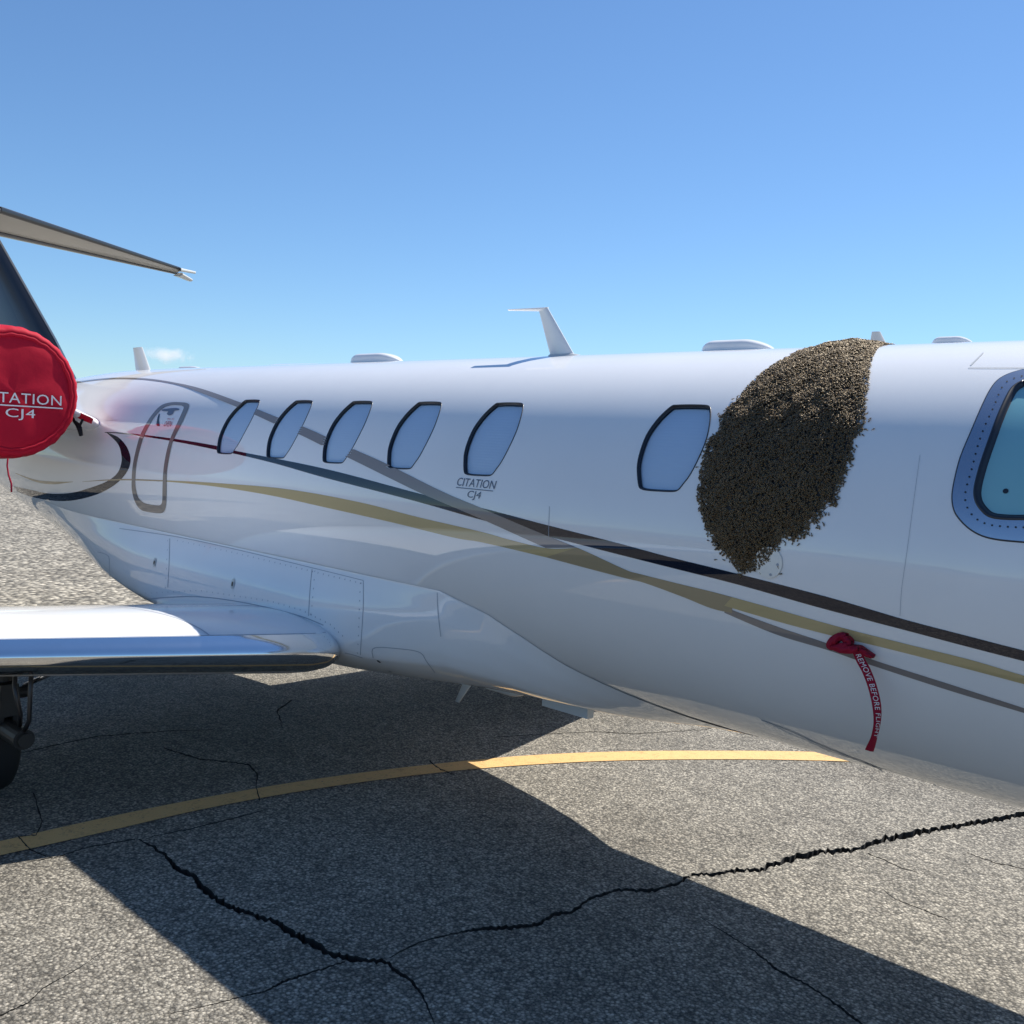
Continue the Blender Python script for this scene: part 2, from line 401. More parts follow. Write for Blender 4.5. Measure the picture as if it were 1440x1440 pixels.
COCK_OUT_PX = [(1440,520),(1419.5,526),(1403,535.6),(1391,552),(1379,577),(1367.5,604),(1351,644),(1342,680),(1339.6,700),(1342,716),(1348.6,728),(1363,742.5),(1381.7,753),(1405,758.5),(1440,761.8)]
COCK_IN_PX = [(1440,536),(1429,541.5),(1419.5,552),(1405,582.8),(1391,620.6),(1379,656),(1371.5,686.7),(1372.5,703),(1379,715),(1391,725.6),(1410,729.3),(1440,730)]
def cock_loop(px, xe, r):
    x, t = hit(smooth_curve(px, 4))
    top, bot = (x[0], t[0]), (x[-1], t[-1])
    pts = list(zip(x, t))
    # the part outside the frame: bottom edge runs forward, front edge rises, top edge returns
    for k in range(1, 9):
        f = k/9; pts.append((bot[0]+(xe-bot[0])*f, bot[1]+f*1.0))
    for k in range(0, 9):
        f = k/8; pts.append((xe+(0.02-0.12*f)*1.0, bot[1]+1+(top[1]-2-bot[1])*f))
    for k in range(1, 8):
        f = k/8; pts.append((xe-0.1+(top[0]-xe+0.1)*f, top[1]-1+f))
    return np.array(pts)
COCK_OUT = cock_loop(COCK_OUT_PX, -0.22, 0); COCK_IN = cock_loop(COCK_IN_PX, -0.30, 0)

def to_plane(loop): return np.stack([loop[:, 0], np.radians(loop[:, 1])*R0], 1)
def cdt(pts, loops, R=fus_R, keep=None):
    """triangulate a point cloud in (x, arc) with closed loops as constraints"""
    V = [Vector((float(a), float(b))) for a, b in pts]; E = []
    for lp in loops:
        s = len(V); V += [Vector((float(a), float(b))) for a, b in lp]
        E += [(s+i, s+(i+1) % len(lp)) for i in range(len(lp))]
    r = delaunay_2d_cdt(V, E, [], 0, 1e-6, False)
    P = np.array([tuple(v) for v in r[0]]); T = np.array([tuple(f) for f in r[2]])
    return P, T
def compact(P, T):
    u, inv = np.unique(T, return_inverse=True); return P[u], inv.reshape(-1, 3)

# fuselage skin with real window openings
xs = np.unique(np.concatenate([np.linspace(-13.4, -6.6, 90), np.linspace(-6.6, -0.8, 72), np.linspace(-0.8, 1.95, 60)]))
ths = np.concatenate([np.arange(-180, -30, 5.0), np.arange(-30, 70, 2.5), np.arange(70, 181, 5.0)]); ths[-1] = 180
gx, gt = np.meshgrid(xs, ths, indexing='ij')
cloud = np.stack([gx.ravel(), np.radians(gt.ravel())*R0], 1)
holes = [to_plane(w) for w in WINDOWS]+[to_plane(COCK_IN)]
near = np.zeros(len(cloud), bool)
for h in holes: near |= (edge_dist(cloud, h) < 0.014)
P, T = cdt(cloud[~near], holes)
cen = P[T].mean(1); drop = np.zeros(len(T), bool)
for h in holes: drop |= inside(cen, h)
P, T = compact(P, T[~drop])
px_, pth = P[:, 0], np.degrees(P[:, 1]/R0)
mk('fuselage', surf_pt(px_, pth), T, M_WHITE, jet, True, surf_n(px_, pth))

def sheet(name, loop, mat, parent, off=0.0015, R=fus_R, step=0.03, cut=(), label=None):
    """a closed outline in (x, theta) filled with a fine mesh lying on the skin"""
    lp = to_plane(np.asarray(loop)); mn, mx = lp.min(0), lp.max(0)
    a, b = np.meshgrid(np.arange(mn[0], mx[0], step), np.arange(mn[1], mx[1], step), indexing='ij')
    c = np.stack([a.ravel(), b.ravel()], 1)
    if len(c): c = c[inside(c, lp) & (edge_dist(c, lp) > step*.45)]
    P, T = cdt(c, [lp]+[to_plane(q) for q in cut]); ce = P[T].mean(1); k = inside(ce, lp)
    for q in cut: k &= ~inside(ce, to_plane(q))
    P, T = compact(P, T[k]); x, t = P[:, 0], np.degrees(P[:, 1]/R0)
    o = mk(name, surf_pt(x, t, off, R), T, mat, parent, True, surf_n(x, t, R))
    if label: o['label'] = label
    return o
def band(name, top, bot, mat, parent, off=0.0015, R=fus_R, step=3.0, smooth=True, label=None, rows=5):
    """a stripe between two measured edges, laid on the skin, left out where windows are"""
    tp = smooth_curve(top, 8) if smooth else np.array(top, float); bt = smooth_curve(bot, 8) if smooth else np.array(bot, float)
    n = max(8, int(np.linalg.norm(np.diff(tp, axis=0), axis=1).sum()/step))
    def rs(p):
        s = np.r_[0, np.cumsum(np.linalg.norm(np.diff(p, axis=0), axis=1))]; q = np.linspace(0, s[-1], n)
        return np.stack([np.interp(q, s, p[:, 0]), np.interp(q, s, p[:, 1])], 1)
    ax, at = hit(rs(tp), R); bx, bt_ = hit(rs(bt), R)
    f = np.linspace(0, 1, rows)
    X = ax[:, None]+(bx-ax)[:, None]*f; Th = at[:, None]+(bt_-at)[:, None]*f
    fs = grid_faces(n, rows); ce = np.stack([X.ravel(), np.radians(Th.ravel())*R0], 1)
    keep = np.ones(len(fs), bool); cc = ce[np.array(fs)].mean(1)
    if R is fus_R:
        for h in holes: keep &= ~inside(cc, h)
    fs = [q for q, k in zip(fs, keep) if k]
    o = mk(name, surf_pt(X.ravel(), Th.ravel(), off, R), fs, mat, parent, True, surf_n(X.ravel(), Th.ravel(), R))
    if label: o['label'] = label
    return o
# --- stripes
band('stripe', [(147.5,607.6),(175,608.8),(237.5,616),(307,627.5),(329,633.6),(460,660),(597,696),(680,715),(760,736),(860,761.4),(943,783.6),(1038,807),(1165,839.7),(1275,871.8),(1360,894),(1440,914.6),(1520,934),(1800,1002),(2200,1099)],
     [(147.5,608.6),(175,610.5),(237.5,619.5),(306,633),(380,650),(460,672.6),(578,703),(680,731.7),(760,751.5),(860,777),(943,798),(1038,822),(1152.8,854.4),(1275,886.5),(1360,909),(1440,929.5),(1520,949),(1800,1017),(2200,1113)],
     M_NAVY, jet, label='dark navy stripe running the length of the flank')
band('stripe', [(105,537.3),(140,532.8),(170,531.3),(210,532.8),(250,539),(287,548),(335,565),(360.7,575.1),(391,587.3),(427.8,600.7),(458,614),(498,632),(546,653.4),(619.5,690),(678.6,715),(747,744),(812,770)],
     [(105,539),(140,534.6),(170,533),(210,534.8),(250,541.4),(287,554),(332,572),(357.5,583),(387.9,596.9),(420.8,610.9),(455.6,627.9),(490,643.8),(555.6,676),(598.7,696.5),(680,731),(740,758),(768,770.5)],
     M_TAUPE, jet, off=0.0024, step=1.1, label='taupe stripe sweeping down between the cabin windows')
band('stripe', [(233,675.4),(300,679),(402,687.6),(504.5,706),(587.5,727),(680,748.5),(715,758.5),(770,771),(812,770.3)],
     [(233,677.2),(300,683.8),(380,696.5),(460,714),(555.6,735.5),(638.7,756),(680,763),(768,783.6)], M_GOLD, jet, label='gold stripe widening forward below the windows')
band('stripe', [(812,770),(830,778),(880,801),(900,807),(960,822),(1000,831.5),(1030,839.5)], [(768,783.5),(830,800),(880,813),(908,820),(960,839),(1000,855),(1030,862)], M_BRONZE, jet, off=0.002, label='bronze stripe section where taupe and gold cross')
band('stripe', [(1030,839.5),(1091.7,856.5),(1183,882),(1275,905.4),(1366.7,928),(1440,949.7),(1520,970),(1800,1041),(2200,1142)],
     [(1019,851.5),(1091.7,873),(1168,893),(1244.5,910.8),(1366.7,942),(1440,961.5),(1520,982),(1800,1053),(2200,1154)], M_GOLD, jet, off=0.0021, label='gold stripe on the forward flank')
band('stripe', [(1019,853.5),(1091.7,880.5),(1162,904),(1229,928),(1336,962),(1440,995.4),(1500,1014.5),(1800,1110),(2150,1222)],
     [(1019,861.5),(1091.7,892),(1165,914.2),(1229,936.3),(1336,971),(1440,1002.2),(1500,1021),(1800,1116),(2150,1227)], M_TAUPE, jet, label='thin taupe stripe on the forward flank')
band('stripe', [(150,608),(165,614),(175,623.5),(181,634),(183.8,647.5),(179,663),(164,680),(140,693.8),(110,702.5),(82.5,704.4),(50,700),(25,691.5)],
     [(150,608.6),(160,617.5),(167,626),(170.2,636),(171,650),(165,665.5),(150,677),(125,686.5),(100,693),(70,694),(40,688),(20,684)], M_NAVY, jet, off=0.0012, step=2.0, label='dark hook shaped swoosh under the engine pylon')
band('stripe', [(22,665),(50,674.5),(75,677),(103,677.2)], [(22,665.8),(50,677.5),(75,681),(103,677.8)], M_BRONZE, jet, step=2.0, label='faint olive arc under the engine')
band('stripe', [(116,677.2),(150,674.4),(185,673.6),(233,675.4)], [(116,677.6),(150,675.8),(185,675.6),(233,677.2)], M_BRONZE, jet, off=0.0022, step=2.0, label='thin olive tail of the gold stripe')

# --- emergency door outline
DOOR_OUT = [(226,571),(240,566.2),(255,566),(264,567.5),(266,572.5),(257.5,592.5),(244,620),(238,645),(235,665),(234.6,690),(233.8,710),(231,719),(226,721.5),(213,720.5),(200,717.5),(192,709),(187,695),(185.5,680),(187.5,652.5),(195,620),(202,603),(213,585)]
DOOR_IN = [(229,575),(241,570.4),(253,570.4),(257,571.5),(258.5,575),(251,592),(239.5,618),(233,643),(230,665),(229,690),(228.6,704),(227,709),(223,710.6),(212,709.5),(202,706.5),(195,699.5),(192,690),(190.6,678),(192.5,652.5),(200,622),(207,605),(217,588)]
do = np.stack(hit(smooth_curve(DOOR_OUT, 4, True)), 1); di = np.stack(hit(smooth_curve(DOOR_IN, 4, True)), 1)
door = sheet('emergency_door', di, M_WHITE, jet, off=0.0008, label='emergency exit door under the engine')
sheet('outline', do, M_OUTLINE, door, off=0.0028, cut=[di], step=0.02)
def px_sheet(name, pts, mat, parent, off=0.003, R=fus_R, smooth=True, step=.02, label=None):
    p = smooth_curve(pts, 3, True) if smooth else resample(pts, 4, True)
    return sheet(name, np.stack(hit(p, R), 1), mat, parent, off=off, R=R, step=step, label=label)
px_sheet('handle', [(228,576.5),(236,575),(246,574),(252,575),(252,577),(246,578),(243,583),(238,584.5),(235,582),(237,579),(230,578.5)], M_TXT, door, off=0.0035)
px_sheet('handle', [(223.5,583),(225,583),(223.8,592),(225,599),(220.5,598),(221.5,590)], M_NAVY, door, off=0.0035)

# --- panel lines, drawn as thin dark gaps on the skin
def gap(name, pts, parent, wpx=1.0, R=fus_R, mat=None, off=0.0016):
    p = smooth_curve(pts, 6); d = np.gradient(p, axis=0); d /= np.linalg.norm(d, axis=1)[:, None]+1e-9
    nrm = np.stack([-d[:, 1], d[:, 0]], 1)
    return band(name, p+nrm*wpx/2, p-nrm*wpx/2, mat or M_LINE, parent, off=off, R=R, step=4, smooth=False, rows=2)
gap('skin_seam', [(1294,640),(1283,720),(1275,780),(1268,830),(1266,866)], jet, 0.5)
gap('skin_seam', [(773,712),(772,735),(772,766)], jet, 0.6)
gap('skin_seam', [(1362,517.5),(1400,517.7),(1440,517.5),(1480,517)], jet, 0.9)
gap('skin_seam', [(1365,514),(1374,505),(1383,496)], jet, 1.6, mat=M_LIGHT)
gap('skin_seam', [(1071,1012),(1110,1027),(1160,1050),(1200,1066),(1240,1082)], jet, 1.2)

# --- text on the skin
def text_mesh(s, size=1.0, sx=1.0, shear=0.0, space=1.0):
    cu = bpy.data.curves.new('lettering', 'FONT'); cu.body = s; cu.size = size; cu.resolution_u = 3; cu.space_character = space
    cu.shear = shear; cu.align_x = 'CENTER'; cu.fill_mode = 'FRONT'
    o = bpy.data.objects.new('lettering', cu); COL.objects.link(o)
    dg = bpy.context.evaluated_depsgraph_get(); me = bpy.data.meshes.new_from_object(o.evaluated_get(dg))
    V = np.array([tuple(v.co) for v in me.vertices]); Fc = [tuple(p.vertices) for p in me.polygons]
    bpy.data.objects.remove(o); bpy.data.meshes.remove(me); bpy.data.curves.remove(cu)
    V[:, 0] *= sx
    return V, Fc
def fit_text(s, w, h, shear=0.0, space=1.0):
    """flat lettering scaled to width w and cap height h, centred in x, baseline at 0"""
    V, Fc = text_mesh(s, 1.0, 1.0, shear, space)
    V[:, 0] -= (V[:, 0].min()+V[:, 0].max())/2
    V[:, 0] *= w/(V[:, 0].max()-V[:, 0].min()); V[:, 1] *= h/V[:, 1].max()
    return V, Fc
def quad(w, h, cx=0, cy=0, n=6):
    V = []; Fc = []
    for i in range(n+1):
        x = cx-w/2+w*i/n; V += [(x, cy-h/2, 0), (x, cy+h/2, 0)]
    Fc = [(2*i, 2*i+2, 2*i+3, 2*i+1) for i in range(n)]
    return np.array(V), Fc
def skin_text(name, parts, x0, th0, mat, parent, off=0.002, tilt=0.0):
    V, Fc = join(*parts); V = np.array(V)
    c, s = math.cos(tilt), math.sin(tilt)
    a = V[:, 0]*c-V[:, 1]*s; b = V[:, 0]*s+V[:, 1]*c
    return mk(name, surf_pt(x0+a, th0+np.degrees(b/R0), off), Fc, mat, parent, True, surf_n(x0+a, th0+np.degrees(b/R0)))
def shift(m, dx, dy):
    V, Fc = m; V = np.array(V, float); V[:, 0] += dx; V[:, 1] += dy; return V, Fc
(tx, tt) = hit([(668.5, 687.5)])
skin_text('lettering', [shift(fit_text('CITATION', .245, .036, .12), 0, .007), shift(quad(.235, .0035), -.006, -.002), shift(fit_text('CJ4', .085, .030, .12), 0, -.040)], tx[0], tt[0], M_TXT, jet)
(tx, tt) = hit([(235, 600)])
skin_text('lettering', [fit_text('OPEN', .10, .038), shift(fit_text('PULL TO', .09, .012), 0, .05)], tx[0], tt[0], M_REDTXT, door, off=.0036)

# --- cabin windows: reveal, gasket, shade and pane set into the openings
def inset(loop, d):
    p = to_plane(loop); n = len(p); o = []
    area = 0.5*np.sum(p[:, 0]*np.roll(p[:, 1], -1)-np.roll(p[:, 0], -1)*p[:, 1]); sg = 1 if area > 0 else -1
    for i in range(n):
        e = p[(i+1) % n]-p[i-1]; e /= np.linalg.norm(e)+1e-9
        o.append(p[i]+np.array([-e[1], e[0]])*sg*d)
    return np.array(o)
def ring_mesh(loop, rings, R=fus_R):
    V = []
    for d, h in rings:
        q = inset(loop, d); V.append(surf_pt(q[:, 0], np.degrees(q[:, 1]/R0), h, R))
    n = len(loop); V = np.concatenate(V)
    return V, grid_faces(len(rings), n, True)
def plate(loop, d, h, step=0.05):
    q = inset(loop, d); mn, mx = q.min(0), q.max(0)
    a, b = np.meshgrid(np.arange(mn[0], mx[0], step), np.arange(mn[1], mx[1], step), indexing='ij'); c = np.stack([a.ravel(), b.ravel()], 1)
    c = c[inside(c, q) & (edge_dist(c, q) > step*.4)]
    P, T = cdt(c, [q]); k = inside(P[T].mean(1), q); P, T = compact(P, T[k]); x, t = P[:, 0], np.degrees(P[:, 1]/R0)
    return surf_pt(x, t, h), T, surf_n(x, t)
for i, w in enumerate(WINDOWS):
    c = surf_pt(w[:, 0].mean(), w[:, 1].mean())
    V, Fc = ring_mesh(w, [(-.002, .0004), (-.0016, .0018), (.0, .0022), (.0025, .0014), (.003, -.004), (.0035, -.009), (.006, -.0105), (.009, -.0105)])
    win = mk('cabin_window', V, Fc, M_SEAL, jet)
    V, T, nn = plate(w, .006, -.017); mk('window_shade', V, T, M_SHADE, win, True, nn)
    V, T, nn = plate(w, .004, -.009); mk('pane', V, T, M_PANE, win, True, nn)

# --- cockpit side window
cw = sheet('cockpit_window', COCK_OUT, M_FRAME, jet, off=0.003, cut=[COCK_IN], step=.04)
V, Fc = ring_mesh(COCK_OUT, [(-.004, -.0005), (-.003, .0022), (-.0005, .0032), (.0008, .003)]); mk('edge_seal', V, Fc, M_SEAL, cw)
V, Fc = ring_mesh(COCK_IN, [(-.004, .0035), (-.001, .006), (.004, .006), (.009, .0), (.012, -.008), (.018, -.010), (.024, -.010)]); mk('seal', V, Fc, M_SEAL, cw)
V, T, nn = plate(COCK_IN, .010, -.009); mk('pane', V, T, M_COCKPIT, cw, True, nn)
def dots(pts_xt, r, mat, name, parent, R=fus_R, off=.003, n=7):
    V = []; Fc = []
    for x, t in pts_xt:
        s = len(V)
        for k in range(n):
            a = 2*math.pi*k/n; V.append(surf_pt(x+r*math.cos(a), t+math.degrees(r*math.sin(a)/R0), off, R))
        Fc.append(tuple(range(s, s+n)))
    o = mk(name, V, Fc, mat, parent, False); o['kind'] = 'stuff'; return o
mid = (to_plane(COCK_OUT)+0)
scr_px = smooth_curve([(1437,530),(1418,536.5),(1408,548),(1399,570),(1384,603),(1375,629),(1367,660),(1359,688),(1358,705),(1364,720),(1375,731),(1391,738),(1415,741),(1440,742)], 4)
sx, st_ = hit(resample(scr_px, 11.5)); dots(list(zip(sx, st_)), .0030, M_SEAL, 'screws', cw, off=.0045)
sx, st_ = hit([(1413, 689)]); dots(list(zip(sx, st_)), .008, M_SEAL, 'latch_pin', cw, off=-.008, n=12)

# --- static port plate under the swarm
sx, st_ = hit([(1081, 791)])
lp = np.array([(sx[0]+.052*math.cos(a), st_[0]+math.degrees(.052*math.sin(a)/R0)) for a in np.linspace(0, 2*math.pi, 33)[:-1]])
port = sheet('static_port_plate', lp, M_PLATE, jet, off=.004, step=.02)
dots([(sx[0]+.036, st_[0]-.2), (sx[0]+.012, st_[0]-2.8)], .005, M_LINE, 'vent_hole', port, off=.0055)

# ------------------------------------------------------------------ wing-body fairing
fx = np.linspace(-8.29, -1.93, 130); fs_ = np.linspace(0, 1, 46)**1.25
FX = np.repeat(fx[:, None], len(fs_), 1); E0 = fair_edge(fx)[:, None]
FT = E0+(-90-E0)*fs_[None, :]
def fair_surface(sign):
    p = surf_pt(FX.ravel(), FT.ravel(), 0, fair_R); n = surf_n(FX.ravel(), FT.ravel(), fair_R)
    if sign < 0: p = p*np.array([1, -1, 1]); n = n*np.array([1, -1, 1])
    return p, n
pa, na = fair_surface(1); pb, nb = fair_surface(-1)
fa = grid_faces(len(fx), len(fs_)); fb = [tuple(i+len(pa) for i in q) for q in grid_faces(len(fx), len(fs_), flip=True)]
fairing = mk('wing_fairing', np.vstack([pa, pb]), fa+fb, M_WHITE, jet, True, np.vstack([na, nb]))
FG = lambda pts, w=0.9: gap('panel_seam', pts, fairing, w, R=fair_R, off=.0012)
FG([(168,743),(250,755),(330,772),(440,798.5),(511,816)])
FG([(511,816),(511,850),(508,900),(507,921)])
FG([(439,800),(436,830),(434,866)])
FG([(239,757),(238,790),(236,826)])
FG([(196,844),(235,840),(280,839),(330,845),(380,855),(425,867),(455,879)], 1.3)
FG([(485,918),(498,921),(510,925)])
FG([(615,833),(616,860),(620,895)], .8)
FG([(525,925),(526,911),(560,912),(590,917),(600,930),(612,946)], 1.0)
FG([(137,776),(150,780),(154,790),(153,845)], .8)
def rivet_line(pts, step, off_px=(0, 4)):
    q = resample(np.array(pts, float), step)+np.array(off_px); return q
rv = np.vstack([rivet_line([(250,755),(330,772),(440,798.5),(508,815)], 8, (0, 5)), rivet_line([(511,820),(508,900),(507,918)], 13, (-4, 0)), rivet_line([(439,803),(434,864)], 13, (4, 0)),
                rivet_line([(205,838),(280,834),(380,849),(425,862),(465,882),(482,898)], 8, (0, -4)), rivet_line([(239,760),(236,826)], 14, (-3, 0))])
sx, st_ = hit(rv, fair_R); dots(list(zip(sx, st_)), .0033, M_LINE, 'rivets', fairing, R=fair_R, off=.0016, n=6)
for c in ((328, 820), (218, 790)):
    a, b = hit([c], fair_R); dots([(a[0], b[0])], .019, M_LIGHT, 'vent_ring', fairing, R=fair_R, off=.006, n=14)
    dots([(a[0], b[0])], .009, M_SEAL, 'vent_hole', fairing, R=fair_R, off=.008, n=10)
for c in ((533, 930), (549, 944)):
    a, b = hit([c], fair_R); dots([(a[0], b[0])], .010, M_SEAL, 'latch', fairing, R=fair_R, off=.0022, n=10)

# ------------------------------------------------------------------ wings
def foil(n=40, t=0.146, camber=0.001):
    """closed airfoil from trailing edge over the top to the nose and back below; chord 1, nose at 0"""
    b = (1-np.cos(np.linspace(0, math.pi, n)))/2
    yt = 5*t*(0.2969*np.sqrt(b)-0.1260*b-0.3516*b**2+0.2843*b**3-0.1036*b**4); yc = camber*4*b*(1-b)
    up = np.stack([b, yc+yt], 1); lo = np.stack([b, yc-yt], 1)
    return up, lo
UP, LO = foil(46)
WY = [0.56, 0.63, 0.67, 0.70, 0.74, 0.79, 0.85, 0.93, 1.2, 1.6, 2.4, 3.6, 5.2, 6.8, 7.35, 7.5]
def wing_geom(y):
    le = -4.09-0.245*(y-0.8); ch = np.interp(y, [0.55, 0.8, 2.6, 6.8, 7.35, 7.5], [2.34, 2.25, 1.85, 1.15, .95, .55]); z = 0.768+0.052*(y-0.8)
    cut = float(np.interp(y, [.56, .63, .67, .70, .74, .79, .85, .93], [.72, .50, .31, .19, .105, .048, .014, 0])); le -= cut; ch -= cut
    if y > 7.3: le -= (y-7.3)*0.9
    return le, ch, z
INC = math.radians(2.9)
def wing_pts(y, poly, sign):
    le, ch, z = wing_geom(y); P = np.array(poly)*ch; tk = np.interp(y, [.5, .8, 2.4, 7.3, 7.5], [1.0, 1.0, .95, .8, .5])
    X = le-(P[:, 0]*math.cos(INC)+0*P[:, 1]); Z = z-P[:, 0]*math.sin(INC)*1.0+P[:, 1]*tk
    return np.stack([X, np.full(len(P), sign*y), Z], 1)
K1 = int(np.searchsorted(UP[:, 0], 0.040)); K2 = int(np.searchsorted(LO[:, 0], 0.055))
skin_poly = np.vstack([UP[K1:][::-1], ])           # upper skin, trailing edge to joint
low_poly = LO[K2:]
nose_poly = np.vstack([UP[:K1+1][::-1], LO[1:K2+1]])
def loft(poly, sign, ys):
    S = [wing_pts(y, poly, sign) for y in ys]; V = np.concatenate(S); return list(V), grid_faces(len(ys), len(poly), flip=(sign > 0))
for sign in (-1, 1):
    up = loft(skin_poly, sign, WY); lo = loft(low_poly, sign, WY)
    tip = wing_pts(7.5, np.vstack([UP[::-1], LO[1:]]), sign); tipm = (list(tip), [tuple(range(len(tip)))])
    wing = mk('wing', *join(up, lo, tipm), M_WHITE, jet)
    V, Fc = loft(nose_poly, sign, WY)
    mk('leading_edge', V, Fc, M_ALU, wing)
    if sign < 0:
        # dark joint line behind the polished leading edge, and the joint of the root panel
        def on_top(y, c, off=.0012): return wing_pts(y, [(c, np.interp(c, UP[:, 0], UP[:, 1]))], -1)[0]+np.array([0, 0, off])
        ys = np.linspace(.8, 4.0, 40); c0 = UP[K1, 0]
        V = []; 
        for y in ys: V += [on_top(y, c0+.001), on_top(y, c0+.0035)]
        mk('skin_joint', V, grid_faces(len(ys), 2), M_LINE, wing)
        V = []
        for k in range(40):
            c = c0+.002+(0.62-c0)*k/39; y = 1.40+0.14*k/39; V += [on_top(y, c), on_top(y-.008, c)]
        mk('skin_joint', V, grid_faces(40, 2), M_LINE, wing)

# ------------------------------------------------------------------ tail
def slab(sections, thick, mat, name, parent, cut=None):
    """lens-shaped surface lofted between (leading point, trailing point, thickness direction, thickness)"""
    n = 18; V = []
    up, lo = foil(n, 0.10, 0.0)
    for le, te, d, tk in sections:
        le, te, d = np.array(le, float), np.array(te, float), np.array(d, float)
        pr = np.vstack([up[::-1], lo[1:-1]])
        m = np.abs(up[:, 1]).max()
        for c, h in pr: V.append(le+(te-le)*c+d*(h/m)*tk/2)
    k = 2*n-2; Fc = grid_faces(len(sections), k, True); Fc.append(tuple(range(k))); Fc.append(tuple((len(sections)-1)*k+i for i in range(k)))
    return V, Fc
FD = (0, 1, 0)
fin_le = [(-9.2, 0, 2.0), (-10.01, 0, 2.627), (-11.51, 0, 3.668), (-12.17, 0, 4.12)]
fin_te = [(-12.9, 0, 1.95), (-13.05, 0, 2.60), (-13.35, 0, 3.668), (-13.5, 0, 4.12)]
fin = mk('fin', *slab([(a, b, FD, .30-.04*i) for i, (a, b) in enumerate(zip(fin_le, fin_te))], .2, M_FIN, 'fin', jet), M_FIN, jet)
# black de-icing boot wrapped over the fin's leading edge
bl = [np.array(a)+np.array([.012, 0, .008]) for a in fin_le]; bt = [np.array(a)+(np.array(b)-np.array(a))*.12 for a, b in zip(fin_le, fin_te)]
V = []
for i, (a, b) in enumerate(zip(bl, bt)):
    w = (.30-.04*i)/2*.80
    for c, y in ((0, 0.0), (.12, .40), (.35, .66), (.7, .90), (1.0, 1.0)): V.append(a+(b-a)*c+np.array([0, -w*y-.004, 0]))
V2 = [p*np.array([1, -1, 1]) for p in V]
mk('deicing_boot', *join((V, grid_faces(4, 5)), (V2, grid_faces(4, 5, flip=True))), M_BOOT, fin)
for sign in (1, -1):
    S = [((-11.85, 0.0, 4.13), (-13.36, 0.0, 4.13), (0, 0, 1), .12), ((-11.95, sign*.15, 4.12), (-13.37, sign*.15, 4.12), (0, 0, 1), .12),
         ((-13.69, sign*3.12, 4.10), (-14.12, sign*3.27, 4.10), (0, 0, 1), .05)]
    stab = mk('tailplane', *slab(S, .1, M_GREY, 'tailplane', jet), M_GREY, jet)
    L0, L1 = np.array((-11.95, sign*.15, 4.12)), np.array((-13.69, sign*3.12, 4.10))
    mk('deicing_boot', *slab([(L0+np.array([.014, 0, .004]), L0+np.array([-.13, 0, 0]), (0, 0, 1), .075), (L1+np.array([.012, 0, .004]), L1+np.array([-.05, 0, 0]), (0, 0, 1), .04)], .05, M_BOOT, 'b', stab), M_BOOT, stab)
    T0, T1 = np.array((-13.37, sign*.15, 4.10)), np.array((-14.12, sign*3.27, 4.09))
    mk('elevator', *slab([(T0+np.array([.30, 0, -.012]), T0, (0, 0, 1), .085), (T1+np.array([.10, 0, -.008]), T1+np.array([-.01, 0, 0]), (0, 0, 1), .035)], .05, M_NAVY, 'e', stab), M_NAVY, stab)
    # horn of the elevator: a forked tip
    h0 = np.array((-13.70, sign*3.12, 4.09)); h1 = np.array((-13.76, sign*3.40, 4.10)); h2 = np.array((-14.12, sign*3.24, 4.06)); h3 = np.array((-14.20, sign*3.50, 4.03))
    mk('balance_horn', *join(slab([(h0+(0.05, 0, 0), h0-(0.10, 0, 0), (0, 0, 1), .05), (h1+(0.0, 0, 0), h1-(0.10, 0, 0), (0, 0, 1), .035)], 0, None, '', None),
                             slab([(h2+(0.28, 0, 0), h2-(0.02, 0, 0), (0, 0, 1), .05), (h3+(0.16, 0, 0), h3-(0.02, 0, 0), (0, 0, 1), .04)], 0, None, '', None)), M_LIGHT, stab)

# ------------------------------------------------------------------ engines and pylons
EC = (-7.04, -1.39, 2.03)
prof = [(0.0, .36), (.02, .385), (0.0, .402), (-.10, .425), (-.5, .455), (-1.1, .465), (-1.8, .43), (-2.3, .36), (-2.55, .31), (-2.5, .27), (-2.2, .25), (-2.2, .01)]
def mir(m): return [(p[0], -p[1], p[2]) for p in m[0]], [tuple(reversed(q)) for q in m[1]]
for sign in (-1, 1):
    eng = lathe_x(prof, *EC); fan = lathe_x([(-.02, .37), (-.25, .34), (-.28, .02)], *EC)
    pyl = slab([((-7.42, -.52, 1.79), (-9.3, -.40, 1.84), (0, 0, 1), .22), ((-7.21, -.72, 1.845), (-9.25, -.62, 1.88), (0, 0, 1), .155), ((-7.10, -.84, 1.885), (-9.2, -.80, 1.92), (0, 0, 1), .125), ((-6.98, -1.0, 1.935), (-9.1, -1.05, 1.97), (0, 0, 1), .12), ((-7.12, -1.15, 1.96), (-9.0, -1.2, 2.0), (0, 0, 1), .12)], 0, None, '', None)
    if sign > 0: eng, fan, pyl = mir(eng), mir(fan), mir(pyl)
    e = mk('engine', *eng, M_WHITE, jet); mk('fan_disc', *fan, M_DARKMETAL, e)
    mk('pylon', *pyl, M_WHITE, jet)

